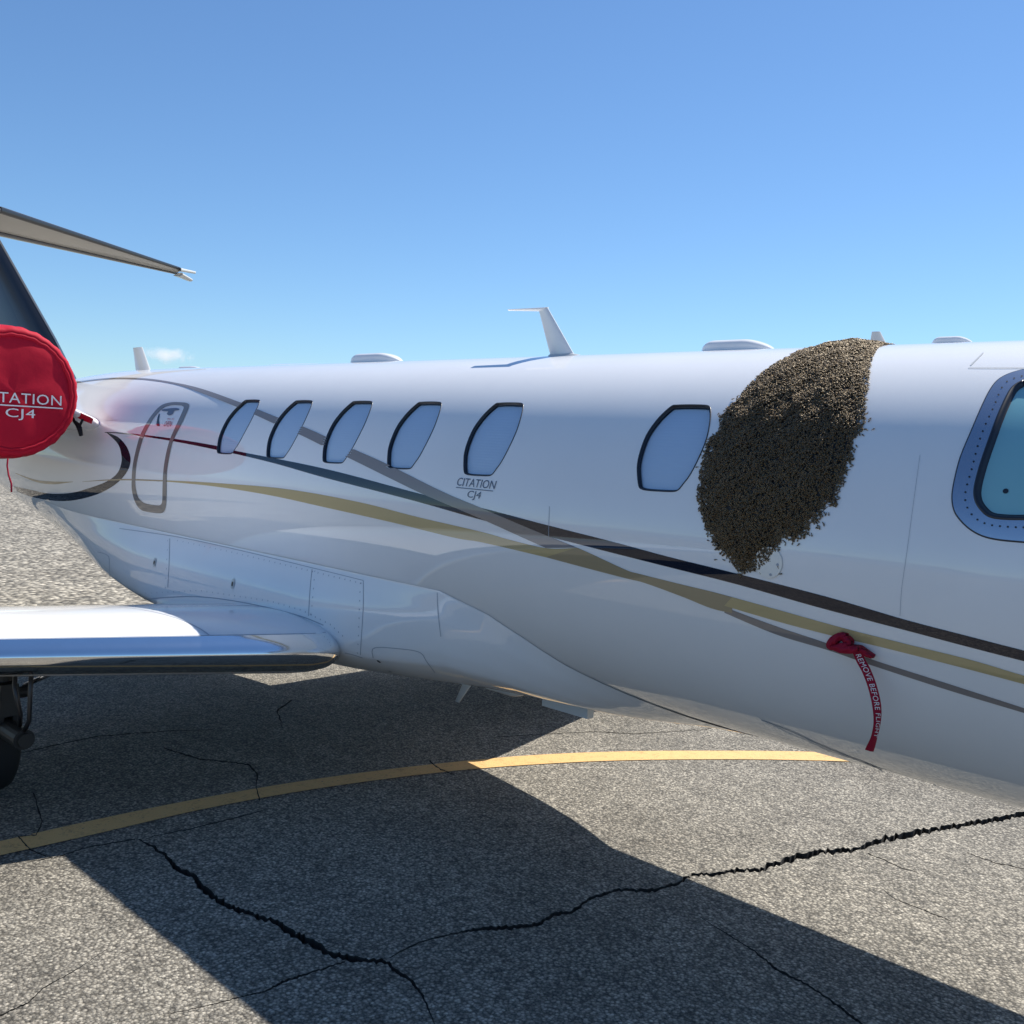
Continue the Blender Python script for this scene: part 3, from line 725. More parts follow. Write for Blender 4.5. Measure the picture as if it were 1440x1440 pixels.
# ------------------------------------------------------------------ roof aerials and fairings
def fin_blade(pts_root, pts_tip, tk, mat, name='antenna', parent=jet, extra=None):
    m = slab([(pts_root[0], pts_root[1], FD, tk), (pts_tip[0], pts_tip[1], FD, tk*.6)], tk, mat, name, parent)
    if extra: m = join(m, *extra)
    return mk(name, *m, mat, parent)
def pod(x0, x1, y, zb, h, w, mat=M_WHITE, name='antenna_pod', parent=jet, n=26):
    """streamlined low blister with flattened sides"""
    V = []; m = 15
    for i in range(n):
        t = i/(n-1); x = x0+(x1-x0)*t
        s = (math.sin(math.pi*min(t/0.24, 1)/2)**.6 if t < .24 else 1.0)
        s *= 1.0 if t < .62 else max(0.0, math.cos((t-.62)/.38*math.pi/2))**.75
        for k in range(m):
            a = math.pi*k/(m-1); cx = math.copysign(abs(math.cos(a))**.6, math.cos(a)); sx = math.sin(a)**.6
            V.append((x, y-cx*w/2*max(s, .02), zb+h*sx*max(s, .0)))
    return mk(name, V, grid_faces(n, m), mat, parent)
# bent communications aerial with a foot
AY = -.12
g0, g1, g2, g3, g4, g5 = (at_y([q], AY)[0] for q in ((809, 501), (775, 504), (770.5, 433), (758, 437), (715.5, 435), (715.5, 437)))
m_ = g3*.25+g2*.75
a_root = slab([(g0, g1, FD, .024), (g2, g3, FD, .015)], 0, None, '', None)
a_bend = slab([(g2+np.array([0, 0, .004]), g3*.8+g2*.2+np.array([0, 0, -.006]), FD, .022), (g4, g5, FD, .018)], 0, None, '', None)
mk('antenna', *join(a_root, a_bend), M_WHITE, jet, False)['label'] = 'tall bent blade antenna on the roof'
V, Fc = lathe_x([(.11, .001), (.09, .016), (.03, .026), (-.10, .024), (-.14, .001)], (g0[0]+g1[0])/2+.02, AY, (g0[2]+g1[2])/2-.006, 20)
mk('antenna_base', V, Fc, M_LIGHT, jet)
p_aft = pod(-5.20, -4.70, 0, 2.305, .062, .14); p_mid = pod(-2.60, -2.235, 0, 2.306, .052, .15); p_fwd = pod(-1.585, -1.43, 0, 2.309, .030, .07)
pod(-7.46, -7.10, 0, 2.306, .022, .08)
gap('pod_seam', [(992,492),(1030,491),(1083,489)], jet, .4)
fin_blade([(-1.752, 0, 2.31), (-1.828, 0, 2.31)], [(-1.788, 0, 2.369), (-1.822, 0, 2.370)], .012, M_LIGHT)
fin_blade([(-7.95, 0, 2.30), (-8.22, 0, 2.29)], [(-8.12, 0, 2.502), (-8.29, 0, 2.500)], .03, M_LIGHT)

# ------------------------------------------------------------------ belly fittings
def at_px(px, y): return at_y([px], y)[0]
YB_ = -.22
b0, b1, b2, b3 = (at_px(q, YB_) for q in ((652, 958), (665, 960), (640, 986), (646, 988)))
mk('belly_antenna', *slab([(b1+np.array([0, 0, .06]), b0+np.array([0, 0, .06]), FD, .02), (b1, b0, FD, .018), (b3, b2, FD, .012)], 0, None, '', None), M_LIGHT, jet)
c0, c1 = at_px((690, 962), YB_), at_px((748, 968), YB_)
bp_ = pod(c0[0]-.06, c1[0]+.04, YB_, 0, .075, .16, M_LIGHT, 'belly_scoop')
bp_.data.transform(Matrix.Scale(-1, 4, (0, 0, 1))); bp_.data.transform(Matrix.Translation((0, 0, c1[2]+.018)))
bp_.data.flip_normals()
d0, d1 = at_px((767, 983), YB_), at_px((831, 994), YB_)
mk('belly_antenna', *boxm(((d0[0]+d1[0])/2, YB_, (d0[2]+d1[2])/2-.004), (abs(d1[0]-d0[0]), .045, .075)), M_LIGHT, jet, False)
for x in (-1.65, -1.44):
    mk('drain_mast', *slab([((x+.012, 0, .725), (x-.012, 0, .725), FD, .008), ((x+.004, 0, .672), (x-.008, 0, .672), FD, .006)], 0, None, '', None), M_LIGHT, jet)

# ------------------------------------------------------------------ landing gear
def tyre_prof(R, w): return [(w*.30, R*.62), (w*.46, R*.72), (w*.5, R*.86), (w*.40, R*.96), (w*.2, R), (-w*.2, R), (-w*.40, R*.96), (-w*.5, R*.86), (-w*.46, R*.72), (-w*.30, R*.62)]
def lathe_y(prof, cx, cy, cz, n=40):
    V = []
    for y, r in prof:
        for k in range(n):
            t = 2*math.pi*k/n; V.append((cx+r*math.cos(t), cy+y, cz+r*math.sin(t)))
    return V, grid_faces(len(prof), n, True)
def main_gear(s):
    y = s*2.06
    g = mk('main_landing_gear', *join(tube([(-5.12, y+s*.02, .86), (-5.10, y, .60)], .062, 18), tube([(-5.10, y, .62), (-5.085, y, .42)], .047, 18), boxm((-5.06, y, .52), (.16, .10, .15), .8),
              boxm((-5.03, y-s*.035, .44), (.05, .03, .14)), boxm((-5.03, y+s*.035, .44), (.05, .03, .14)), tube([(-5.06, y-.10, .535), (-5.06, y+.10, .535)], .028, 14),
              tube([(-5.06, y, .42), (-5.28, y, .28)], .042, 14), tube([(-5.06, y, .375), (-4.80, y, .375)], .048, 18), tube([(-4.80, y, .375), (-4.775, y, .375)], .034, 14)), M_DARKMETAL, jet, False)
    wz = .265
    ty = mk('tyre', *lathe_y(tyre_prof(wz, .17), -5.30, y-s*-.0, wz), M_TYRE, g)
    mk('wheel_rim', *lathe_y([(.05, .165), (.03, .12), (.045, .04), (.05, .001)], -5.30, y, wz), M_DARKMETAL, g)
    mk('wheel_rim', *lathe_y([(-.05, .001), (-.045, .04), (-.03, .12), (-.05, .165)], -5.30, y, wz), M_DARKMETAL, g)
    mk('side_strut', *tube([(-4.98, y+.06, .585), (-4.62, y-.0+.10, .735)], .012, 10), M_ALU, g)
    mk('brake_hose', *tube([(-4.90, y-.01, .72), (-4.82, y-.04, .62), (-4.80, y-.02, .50), (-4.86, y, .43)], .011, 8), M_BOOT, g)
    mk('brake_hose', *tube([(-4.78, y+.02, .74), (-4.74, y, .62), (-4.745, y, .48), (-4.80, y, .42)], .011, 8), M_BOOT, g)
    return g
main_gear(-1); main_gear(1)
ng = mk('nose_landing_gear', *tube([(.72, 0, .95), (.74, 0, .22)], .05, 12), M_DARKMETAL, jet)
mk('tyre', *lathe_y(tyre_prof(.21, .14), .76, 0, .21), M_TYRE, ng); mk('wheel_rim', *lathe_y([(.05, .001), (.05, .13), (-.05, .13), (-.05, .001)], .76, 0, .21), M_LIGHT, ng)

# ------------------------------------------------------------------ red intake cover
cover = empty('engine_intake_cover', (-7.04, -1.39, 2.03), 'round red fabric cover with white lettering over the engine intake', 'engine cover')
n = 120
def cov_r(k, base, amp, seed): return base+1.25*amp*(math.sin(k*2*math.pi/n*31+seed)+.7*math.sin(k*2*math.pi/n*19+seed*2.3))/1.7
rows = [(.012, 0.0, 0), (.012, .10, 0), (.010, .20, .0), (.006, .30, .001), (.0, .345, .002), (-.006, .362, .003)]
V = [];
for x, r, a in rows:
    for k in range(n):
        t = 2*math.pi*k/n; rr = cov_r(k, r, a, 1.0) if r else 0.001
        V.append((EC[0]+.07+x+.006*math.sin(5*t+r*9)*(r > .05)*(r/.36), EC[1]+rr*math.cos(t), EC[2]+rr*math.sin(t)))
face = mk('cover_face', V, grid_faces(len(rows), n, True), M_RED, cover)
V = []
for x, r, a in [(-.008, .358, .002), (.004, .366, .003), (.006, .374, .003), (-.004, .382, .004)]:
    for k in range(n):
        t = 2*math.pi*k/n; V.append((EC[0]+.07+x, EC[1]+cov_r(k, r, a, 1.0)*math.cos(t), EC[2]+cov_r(k, r, a, 1.0)*math.sin(t)))
mk('seam_piping', V, grid_faces(4, n, True), M_RED, cover)
V = []
for i, (x, r, a) in enumerate([(-.006, .380, .003), (.0, .392, .004), (-.02, .416, .004), (-.06, .430, .004), (-.14, .438, .005), (-.24, .444, .007), (-.33, .450, .004), (-.35, .446, .006)]):
    for k in range(n):
        t = 2*math.pi*k/n; V.append((EC[0]+.07+x, EC[1]+cov_r(k, r, a, .6+i*.5)*math.cos(t), EC[2]+cov_r(k, r, a, .6+i*.5)*math.sin(t)))
mk('cover_rim', V, grid_faces(8, n, True), M_RED, cover)
Vt, Ft = join(shift(fit_text('CITATION', .50, .066, 0, 1.05), 0, .0), shift(quad(.50, .008), .01, -.018), shift(fit_text('CJ4', .185, .056, 0, 1.05), -.01, -.092)); Vt = np.array(Vt)
mk('lettering', [(EC[0]+.092, EC[1]+.045+a, EC[2]-.070+b) for a, b, _ in Vt], Ft, M_WHTXT, cover, False)
# strap over the pylon nose and its hanging buckle
pcs = at_y([(106, 577), (128, 587), (125, 594), (105, 586)], -.93)
nn = np.array([.35, -.55, .3])*.05
mk('strap', list(pcs)+[p+np.array([-.03, .03, -.01]) for p in pcs], [(0, 1, 2, 3), (7, 6, 5, 4), (0, 4, 5, 1), (1, 5, 6, 2), (2, 6, 7, 3), (3, 7, 4, 0)], M_RED, cover, False)
b_ = at_y([(102, 584), (104, 592), (109, 597), (112, 603), (114, 612)], -.95)
mk('buckle', *join(tube(b_, [.006, .010, .016, .018, .014], 8), tube(at_y([(116, 590), (113, 597), (111, 602)], -.95), .009, 8)), M_BLACKSTRAP, cover)
c_ = at_y([(11, 645), (10, 655), (12, 668), (16, 680), (16, 692)], -1.43)
mk('drawcord', *tube(c_, .006, 6), M_RIBBON, cover)

# ------------------------------------------------------------------ streamer tied to the flank
base = at_y([(1195, 905)], -.775)[0]
stm = empty('warning_streamer', tuple(base), 'dark red fabric streamer with white letters hanging knotted from the lower flank', 'streamer')
CL = smooth_curve([(1203,912),(1206,918.5),(1211,929.7),(1217.8,942),(1224.7,958.9),(1229.6,975.6),(1233,992),(1234.3,1008),(1233,1022.8),(1229,1039.4),(1222.5,1056)], 6)
cl = at_y(CL, -.80); s = np.r_[0, np.cumsum(np.linalg.norm(np.diff(cl, axis=0), axis=1))]
tan = np.gradient(cl, axis=0); tan /= np.linalg.norm(tan, axis=1)[:, None]
def across(i_frac):
    """width direction of the ribbon: it twists edge-on towards its lower end"""
    a = math.radians(-38*sm((i_frac-.45)/.35)*(1-.6*sm((i_frac-.85)/.15)))
    return a
W = []
view = np.array([.55, -.83, .1]); view /= np.linalg.norm(view)
for i, t in enumerate(tan):
    f = s[i]/s[-1]; b = np.cross(view, t); b /= np.linalg.norm(b); a = across(f)
    W.append(b*math.cos(a)+np.cross(t, b)*math.sin(a))
W = np.array(W)
if W[0][0] < 0: W = -W                       # across points forward, to the letters' tops
half = .0135
NR = np.cross(tan, W); NR[(NR*view).sum(1) < 0] *= -1
cols = np.linspace(-1, 1, 5)
def ribbon(off): return [cl[i]+W[i]*half*c+NR[i]*(off+.0015*math.cos(c*3)) for i in range(len(cl)) for c in cols]
V1 = ribbon(.0006); V2 = ribbon(-.0006)
mk('ribbon', *join((V1, grid_faces(len(cl), 5)), (V2, grid_faces(len(cl), 5, flip=True))), M_RIBBON, stm)
Vt, Ft = fit_text('REMOVE BEFORE FLIGHT', s[-1]*.80, half*1.15, .15, 1.08); L0 = s[-1]*.455
def on_ribbon(a, b, off):
    q = a+L0; return [np.array([np.interp(q, s, A[:, j]) for j in range(3)]) for A in (cl, W, NR)]
out = []
for a, b, _ in Vt:
    p, w, nr = on_ribbon(a, b, 0); out.append(p+w*(b-half*.58)+nr*.0032)
mk('lettering', out, Ft, M_WHTXT, stm, False)
def strip(path_px, ys, wpx, name):
    p = smooth_curve(path_px, 6); yy = np.interp(np.linspace(0, 1, len(p)), np.linspace(0, 1, len(ys)), ys)
    d = np.gradient(p, axis=0); d /= np.linalg.norm(d, axis=1)[:, None]+1e-9; nrm = np.stack([-d[:, 1], d[:, 0]], 1)
    ww = np.interp(np.linspace(0, 1, len(p)), np.linspace(0, 1, len(wpx)), wpx)[:, None]
    V = []
    for k, c in enumerate(np.linspace(-1, 1, 7)):
        q = p+nrm*ww*c/2
        V.append([at_y([q[i]], yy[i]-.012*math.cos(c*1.5)+.003*math.sin(i*.9+k))[0] for i in range(len(p))])
    V = np.array(V); nC, nP = V.shape[:2]; Vb = V+np.array([0, .022, 0]); V = V.reshape(-1, 3); Vb = Vb.reshape(-1, 3)
    f = grid_faces(nC, nP); rim = []
    o = len(V); idx = [i for i in range(nP)]+[r*nP+nP-1 for r in range(1, nC)]+[(nC-1)*nP+i for i in range(nP-2, -1, -1)]+[r*nP for r in range(nC-2, 0, -1)]
    rim = [(idx[i], idx[(i+1) % len(idx)], idx[(i+1) % len(idx)]+o, idx[i]+o) for i in range(len(idx))]
    return mk(name, np.vstack([V, Vb]), f+[tuple(i+o for i in q[::-1]) for q in f]+rim, M_RIBBON, stm)
strip([(1190,893),(1180,895),(1171,901),(1167,908),(1172,912)], [-.785, -.80, -.81, -.805, -.80], [6, 11, 12, 11, 6], 'knot_loop')
strip([(1180,896),(1188,899),(1192,904),(1186,909),(1172,910)], [-.79, -.80, -.80, -.81, -.805], [5, 10, 10, 11, 8], 'knot_loop')
strip([(1168,909),(1182,913),(1195,914),(1206,913)], [-.805, -.815, -.82, -.81], [7, 11, 11, 9], 'knot_loop')
strip([(1196,910),(1206,913),(1214,918),(1226,924)], [-.80, -.80, -.795, -.785], [6, 10, 9, 5], 'ribbon_end')

# ------------------------------------------------------------------ ground with real cracks
ASPH = []
def crack_poly(path, widths, jit=1.0, step=3.6, seed=0):
    rg = np.random.default_rng(seed+5); p = resample(path, step); n = len(p)
    w = np.interp(np.linspace(0, 1, n), np.linspace(0, 1, len(widths)), widths)
    d = np.gradient(p, axis=0); d /= np.linalg.norm(d, axis=1)[:, None]+1e-9; nr = np.stack([-d[:, 1], d[:, 0]], 1)
    p = p+nr*(rg.normal(0, 1.0*jit, n)*np.clip(w/5, .3, 1))[:, None]
    a = w/2*(1+rg.normal(0, .28, n)); b = w/2*(1+rg.normal(0, .28, n))
    a = np.clip(a, .25, None); b = np.clip(b, .25, None)
    q = np.vstack([p+nr*a[:, None], (p-nr*b[:, None])[::-1]])
    return at_z(q)[:, :2]
CRK = [
 ([(195,1181),(215,1190),(235,1205),(245,1220),(272,1231),(282,1247),(300,1262),(325,1277),(360,1287),(390,1297),(415,1315),(440,1327),(460,1340),(495,1349),(540,1351)], [3,4,6,7,8,8,7,6,7,9,10,9,8,6,5]),
 ([(540,1351),(565,1370),(582,1382),(595,1402),(605,1425),(614,1446)], [5,5,4,3,2]),
 ([(548,1347),(565,1337),(590,1325),(630,1315),(670,1307),(720,1304),(760,1299),(775,1287),(805,1282),(827,1265),(865,1252),(920,1252),(960,1240),(970,1233)], [2,3,3,3,5,6,5,5,4,4,4,5,4,5]),
 ([(972,1231),(1000,1229),(1030,1224),(1070,1224),(1085,1216),(1120,1206),(1160,1197),(1210,1194),(1220,1187),(1250,1179),(1300,1169),(1350,1161),(1390,1154),(1440,1145),(1500,1132)], [4,5,5,6,8,7,6,6,9,7,6,7,6,8,7]),
 ([(485,1352),(440,1367),(400,1380),(370,1395),(345,1400),(300,1412),(265,1420),(240,1425)], [3,3,3.5,2.5,2,1.5,1]),
 ([(985,1290),(1020,1312),(1060,1337),(1095,1365),(1135,1385),(1165,1405),(1212,1440),(1230,1455)], [1,2.5,3,4,3,4,3]),
 ([(0,1428),(40,1410),(60,1390),(105,1365),(150,1335)], [3,2.5,2,1.5,.8]),
 ([(1220,1200),(1245,1210),(1265,1220),(1290,1226)], [2,1.5,1]),
 ([(1240,1250),(1260,1265),(1300,1280),(1340,1296)], [.8,1.5,1.8,1]),
 ([(115,1085),(47,1115),(60,1157),(50,1175),(25,1177),(42,1195),(65,1204)][1:], [2,3,2.5,3,2.5,2]),
 ([(230,1052),(280,1067),(350,1075),(362,1088),(360,1105),(365,1126)], [2,2.5,2,2.5,2]),
 ([(604,1069),(612,1077),(620,1083),(640,1090)], [2.5,2.5,1]),
 ([(410,985),(389,999),(394,1012),(397,1024)], [2,3,3,2]),
 ([(28,1059),(80,1047),(139,1035),(236,1028),(300,1026)], [1.5,2,1.5,1]),
 ([(700,1036),(775,1032),(842,1029),(892,1032),(1000,1025)], [.8,1,1.2,.8]),
 ([(190,1180),(165,1184),(120,1192),(80,1205),(40,1212)], [2,2,2,1.5]),
 ([(210,1177),(270,1165),(330,1150),(380,1137)], [1.5,2,2.5,1]),
 ([(1360,1200),(1400,1213),(1440,1222),(1470,1232)], [1,1.5,1.5]),
]
polys = [crack_poly(p, np.where(np.array(w) < 3.2, np.array(w)*.72, np.array(w)*.98), seed=i) for i, (p, w) in enumerate(CRK)]
YT = smooth_curve([(-60,1197),(0,1184),(140,1152.5),(280,1124),(420,1100),(560,1081),(700,1066.5),(800,1060),(900,1057),(1000,1056.5),(1100,1057),(1200,1060),(1300,1065),(1400,1072)], 10)
YB = smooth_curve([(-60,1218),(0,1204),(140,1172.5),(280,1140),(420,1114),(560,1094),(680,1081),(800,1073),(900,1069.5),(1000,1068.5),(1090,1069),(1190,1071.5),(1300,1077),(1400,1085)], 10)
def run_on(P, L):                              # the marking carries on past the frame at both ends
    a = P[0]-P[6]; b = P[-1]-P[-7]; return np.vstack([[P[0]+a/np.linalg.norm(a)*.8], P, [P[-1]+b/np.linalg.norm(b)*L]])
yel = np.vstack([run_on(at_z(YT)[:, :2], 8.0), run_on(at_z(YB)[:, :2], 8.0)[::-1]])
far = []
for h in (9, 30, 150, 900, 5000): far += [(-4+sx*h, sy*h) for sx, sy in ((-1, -1), (1, -1), (1, 1), (-1, 1), (0, -1), (1, 0), (0, 1), (-1, 0))]
P, T = cdt(np.array(far), polys+[yel]); ce = P[T].mean(1)
owner = np.full(len(T), -1)
for i, q in enumerate(polys):
    k = inside(ce, q) & (owner < 0); owner[k] = i
gp, gt_ = compact(P, T[owner < 0])
ground = mk('ground', np.c_[gp, np.zeros(len(gp))], gt_, M_GROUND, None, False); tag(ground, kind='structure')
ye = inside(ce, yel) & (owner < 0)
yp, yt_ = compact(P, T[ye]); line = mk('painted_line', np.c_[yp, np.full(len(yp), .004)], yt_, M_YELLOW, ground, False)
for i in range(len(polys)):
    t = T[owner == i]
    if not len(t): continue
    depth = .012+.022*min(1, max(CRK[i][1])/8)
    cnt = {}
    for f in t:
        for a, b in ((f[0], f[1]), (f[1], f[2]), (f[2], f[0])):
            cnt[(min(a, b), max(a, b))] = cnt.get((min(a, b), max(a, b)), 0)+1
    u = np.unique(t); m = {v: k for k, v in enumerate(u)}; nU = len(u)
    V = [(P[v][0], P[v][1], 0.0) for v in u]+[(P[v][0], P[v][1], -depth) for v in u]
    Fc = [tuple(m[v]+nU for v in f) for f in t]+[(m[a], m[b], m[b]+nU, m[a]+nU) for (a, b), c in cnt.items() if c == 1]
    mk('crack', V, Fc, M_CRACK, ground, False)

gr = mk('gravel', [(-300, -150, .004), (-9.3, -150, .004), (-9.3, 150, .004), (-300, 150, .004)], [(0, 1, 2, 3)], M_GRAVEL, None, False); tag(gr, kind='structure')

# ------------------------------------------------------------------ hills round the airfield (they show mirrored in the paint)
V = []; Fc = []; n = 120
for k in range(n):
    a = math.radians(360*k/n); rad = 4200; behind = sm((-math.sin(a-.3)+.25)/.6)
    hgt = 120+150*(.5+.5*math.sin(a*7.3+1))*(.6+.4*math.sin(a*17))+60*math.sin(a*29+2)+25*math.sin(a*61)
    hgt = max(hgt, 40)*float(behind)+max(18, .16*hgt)*(1-float(behind))
    V += [(rad*math.cos(a), rad*math.sin(a), -5), ((rad+700)*math.cos(a), (rad+700)*math.sin(a), hgt*.75), ((rad+1400)*math.cos(a), (rad+1400)*math.sin(a), hgt), ((rad+2600)*math.cos(a), (rad+2600)*math.sin(a), -5)]
hills = mk('hills', V, [tuple(i % (4*n) for i in q) for q in grid_faces(n+1, 4)], M_HILL); tag(hills, kind='structure')

# ------------------------------------------------------------------ small cloud low over the tail
def cloud_mat(sx, sz):
    m, nt, b = nodes('cloud_vapour'); nt.nodes.remove(b); L = nt.links.new
    tc = N(nt, 'ShaderNodeTexCoord'); no = N(nt, 'ShaderNodeTexNoise', Scale=3.2/sx, Detail=5.0, Roughness=.55)
    mp = N(nt, 'ShaderNodeMapping'); mp.inputs['Scale'].default_value = (1/sx, 1/sx, 1/sz); ln = N(nt, 'ShaderNodeVectorMath', operation='LENGTH')
    L(tc.outputs['Object'], no.inputs['Vector']); L(tc.outputs['Object'], mp.inputs['Vector']); L(mp.outputs[0], ln.inputs[0])
    a = N(nt, 'ShaderNodeMath', operation='MULTIPLY_ADD'); a.inputs[1].default_value = 2.4; L(no.outputs[0], a.inputs[0]); a.inputs[2].default_value = -.45
    d = N(nt, 'ShaderNodeMath', operation='SUBTRACT'); L(a.outputs[0], d.inputs[0]); L(ln.outputs['Value'], d.inputs[1])
    k = N(nt, 'ShaderNodeMath', operation='MULTIPLY'); L(d.outputs[0], k.inputs[0]); k.inputs[1].default_value = .03; k.use_clamp = True
    pv = N(nt, 'ShaderNodeVolumePrincipled'); pv.inputs['Color'].default_value = (1, 1, 1, 1); pv.inputs['Anisotropy'].default_value = 0.2
    L(k.outputs[0], pv.inputs['Density']); L(pv.outputs[0], nt.nodes['Material Output'].inputs['Volume'])
    return m
def cloud_puff(px, D, w, h, label):
    d = rays([px])[0]; d /= np.linalg.norm(d); c = CAM_POS+d*D
    bm = bmesh.new(); bmesh.ops.create_icosphere(bm, subdivisions=3, radius=1.0)
    V = [(v.co.x*w*.5, v.co.y*w*.5, v.co.z*h*.5) for v in bm.verts]; Fc = [tuple(v.index for v in f.verts) for f in bm.faces]; bm.free()
    o = mk('cloud', V, Fc, cloud_mat(w*.5, h*.5)); o.location = tuple(c); return tag(o, label, 'cloud')
cloud_puff((234, 500), 2600, 84/F_PX*2600, 24/F_PX*2600, 'small flat white cloud just behind the short tail antenna')

# ------------------------------------------------------------------ the bees
OUT_PX = [(1233.6,488),(1224,510),(1221,543),(1217,577),(1214,603),(1201.7,615.6),(1201.7,640.6),(1190.6,665.6),(1182,682),(1176.7,710),(1157,715.6),(1151.7,733.6),(1139,737.8),(1135,752),(1115.6,762.8),(1100,757),(1092,775),(1082,788),(1071,799),(1054,804),(1037.8,809),(1029,793),(1007,774),(987.8,740.6),(979,696),(985,651.7),(990.6,621),(1011,604),(1010,585),(1032,563),(1051.7,540.6),(1076.7,518),(1104,501.7)]
bx_, bt_ = hit(OUT_PX, off=.006)
loop = [(a, b) for a, b in zip(bx_, bt_)]
loop = [(-1.74, 100.0), (-1.715, 86.0)]+loop+[(-1.99, 78.0), (-1.94, 88.0), (-1.86, 97.0)]
SW = to_plane(np.array(loop))
def swarm_thick(d): return .004+.020*sm(d/.13)
mn, mx = SW.min(0), SW.max(0)
core_step = .016
a, b = np.meshgrid(np.arange(mn[0], mx[0], core_step), np.arange(mn[1], mx[1], core_step), indexing='ij'); c = np.stack([a.ravel(), b.ravel()], 1)
c = c[inside(c, SW) & (edge_dist(c, SW) > .008)]
M_BEE_DARK = paint('dark_bee_bodies', (0.005, 0.004, 0.004), coat=0.0, rough=0.6, dirt=.3, scale=60)
M_BEE_AMBER = paint('amber_bee_abdomen', (0.085, 0.038, 0.010), coat=0.0, rough=0.42, dirt=.4, scale=60, coat_rough=.2)
M_BEE_FUZZ = paint('tan_bee_fuzz', (0.15, 0.08, 0.022), coat=0.0, rough=0.7, dirt=.4, scale=60)
def wing_mat():
    m, nt, b = nodes('bee_wing'); b.inputs['Base Color'].default_value = (.04, .026, .012, 1); b.inputs['Roughness'].default_value = .5
    b.inputs['Alpha'].default_value = .22; b.inputs['Specular IOR Level'].default_value = 1.0; b.inputs['IOR'].default_value = 1.9; b.inputs['Specular Tint'].default_value = (1, .86, .62, 1)
    return m
M_BEE_WING = wing_mat()
for m_ in (M_BEE_AMBER, M_BEE_FUZZ):      # hairy bodies
    b_ = m_.node_tree.nodes['Principled BSDF']; b_.inputs['Sheen Weight'].default_value = .8; b_.inputs['IOR'].default_value = 2.1; b_.inputs['Specular Tint'].default_value = (1, .78, .48, 1); b_.inputs['Roughness'].default_value = .40; b_.inputs['Sheen Roughness'].default_value = .35; b_.inputs['Sheen Tint'].default_value = (1, .66, .32, 1)
# one bee: abdomen (two materials in rings), thorax, head, two folded wings; length 1 along +Y, back towards +Z
def bee_mesh():
    V = []; Fc = []; Mi = []
    def lump(c, r, mats, nu=6, nv=4):
        s = len(V)
        for i in range(nv+1):
            t = math.pi*i/nv
            for k in range(nu):
                q = 2*math.pi*k/nu; V.append((c[0]+r[0]*math.sin(t)*math.cos(q), c[1]-r[1]*math.cos(t), c[2]+r[2]*math.sin(t)*math.sin(q)))
        for i in range(nv):
            for k in range(nu):
                Fc.append((s+i*nu+k, s+i*nu+(k+1) % nu, s+(i+1)*nu+(k+1) % nu, s+(i+1)*nu+k)); Mi.append(mats[i % len(mats)])
    lump((0, -.22, .15), (.155, .30, .145), [0, 1, 0, 1])
    lump((0, .20, .17), (.135, .155, .14), [2, 2, 2], 6, 3)
    lump((0, .41, .13), (.10, .075, .095), [0, 0], 5, 2)
    for sx in (-1, 1):
        s = len(V); V.extend([(sx*.05, .20, .30), (sx*.24, -.10, .30), (sx*.25, -.36, .27), (sx*.10, -.40, .29), (sx*.03, -.05, .315)])
        Fc.append((s, s+1, s+2, s+4)); Mi.append(3); Fc.append((s+4, s+2, s+3)); Mi.append(3)
    return np.array(V), Fc, Mi
BV, BF, BM = bee_mesh()
BMATS = [M_BEE_DARK, M_BEE_AMBER, M_BEE_FUZZ, M_BEE_WING]
def bee_frames(xt, h, heading, length, tilt, roll=None):
    """rotation rows (right, forward, up) and position for each bee standing on the skin"""
    x, th = xt[:, 0], np.degrees(xt[:, 1]/R0); p = surf_pt(x, th, 0)+surf_n(x, th)*h[:, None]; n = surf_n(x, th)
    ex = np.tile(np.array([1., 0, 0]), (len(x), 1)); up = np.cross(n, ex); up[up[:, 2] < 0] *= 1; up /= np.linalg.norm(up, axis=1)[:, None]
    up = np.where((up[:, 2:3] < 0), -up, up)
    f = ex*np.sin(heading)[:, None]+up*np.cos(heading)[:, None]
    f = f*np.cos(tilt)[:, None]+n*np.sin(tilt)[:, None]
    r = np.cross(f, n); r /= np.linalg.norm(r, axis=1)[:, None]; u = np.cross(r, f)
    if roll is not None: r, u = r*np.cos(roll)[:, None]+u*np.sin(roll)[:, None], u*np.cos(roll)[:, None]-r*np.sin(roll)[:, None]
    return p, r, f, u
NB = 21000
cand = np.stack([RNG.uniform(mn[0], mx[0], NB*3), RNG.uniform(mn[1], mx[1], NB*3)], 1)
cand = cand[inside(cand, SW)][:NB]; dd = edge_dist(cand, SW)
# gaps near the ragged lower right edge
keep = RNG.uniform(0, 1, len(cand)) < np.clip(.45+dd/.022+.45*np.sin(cand[:, 0]*83+2)*np.sin(cand[:, 1]*71), .22, 1); cand, dd = cand[keep], dd[keep]
lump_n = .004*np.sin(cand[:, 0]*47)*np.sin(cand[:, 1]*39+1)
hh = swarm_thick(dd)-.004+np.clip(lump_n, -.004, .006)*np.clip(dd/.05, 0, 1)+RNG.uniform(-.004, .003, len(cand)); hh = np.clip(hh, .0008, None)
head = RNG.normal(0, 1.0, len(cand)); head[RNG.uniform(0, 1, len(cand)) < .25] += math.pi
leng = RNG.uniform(.0125, .0155, len(cand)); tilt = RNG.normal(0.0, .24, len(cand))
# strays round the rim
SN = 40
si = RNG.integers(4, len(loop)-6, SN*2); off = RNG.normal(0, .012, (SN*2, 2))
stray = SW[si]+(SW[(si+1) % len(SW)]-SW[si])*RNG.uniform(0, 1, (SN*2, 1))+off+np.array([.006, -.006]); stray = stray[~inside(stray, SW)][:SN]
extra_px = [(1007,787),(1098,807),(1204,614),(1205,628),(1166,723),(1211,602),(1105,765),(1138,752),(1142,752),(1171,711)]
ex_, et_ = hit(extra_px); stray = np.vstack([stray, np.stack([ex_, np.radians(et_)*R0], 1)])
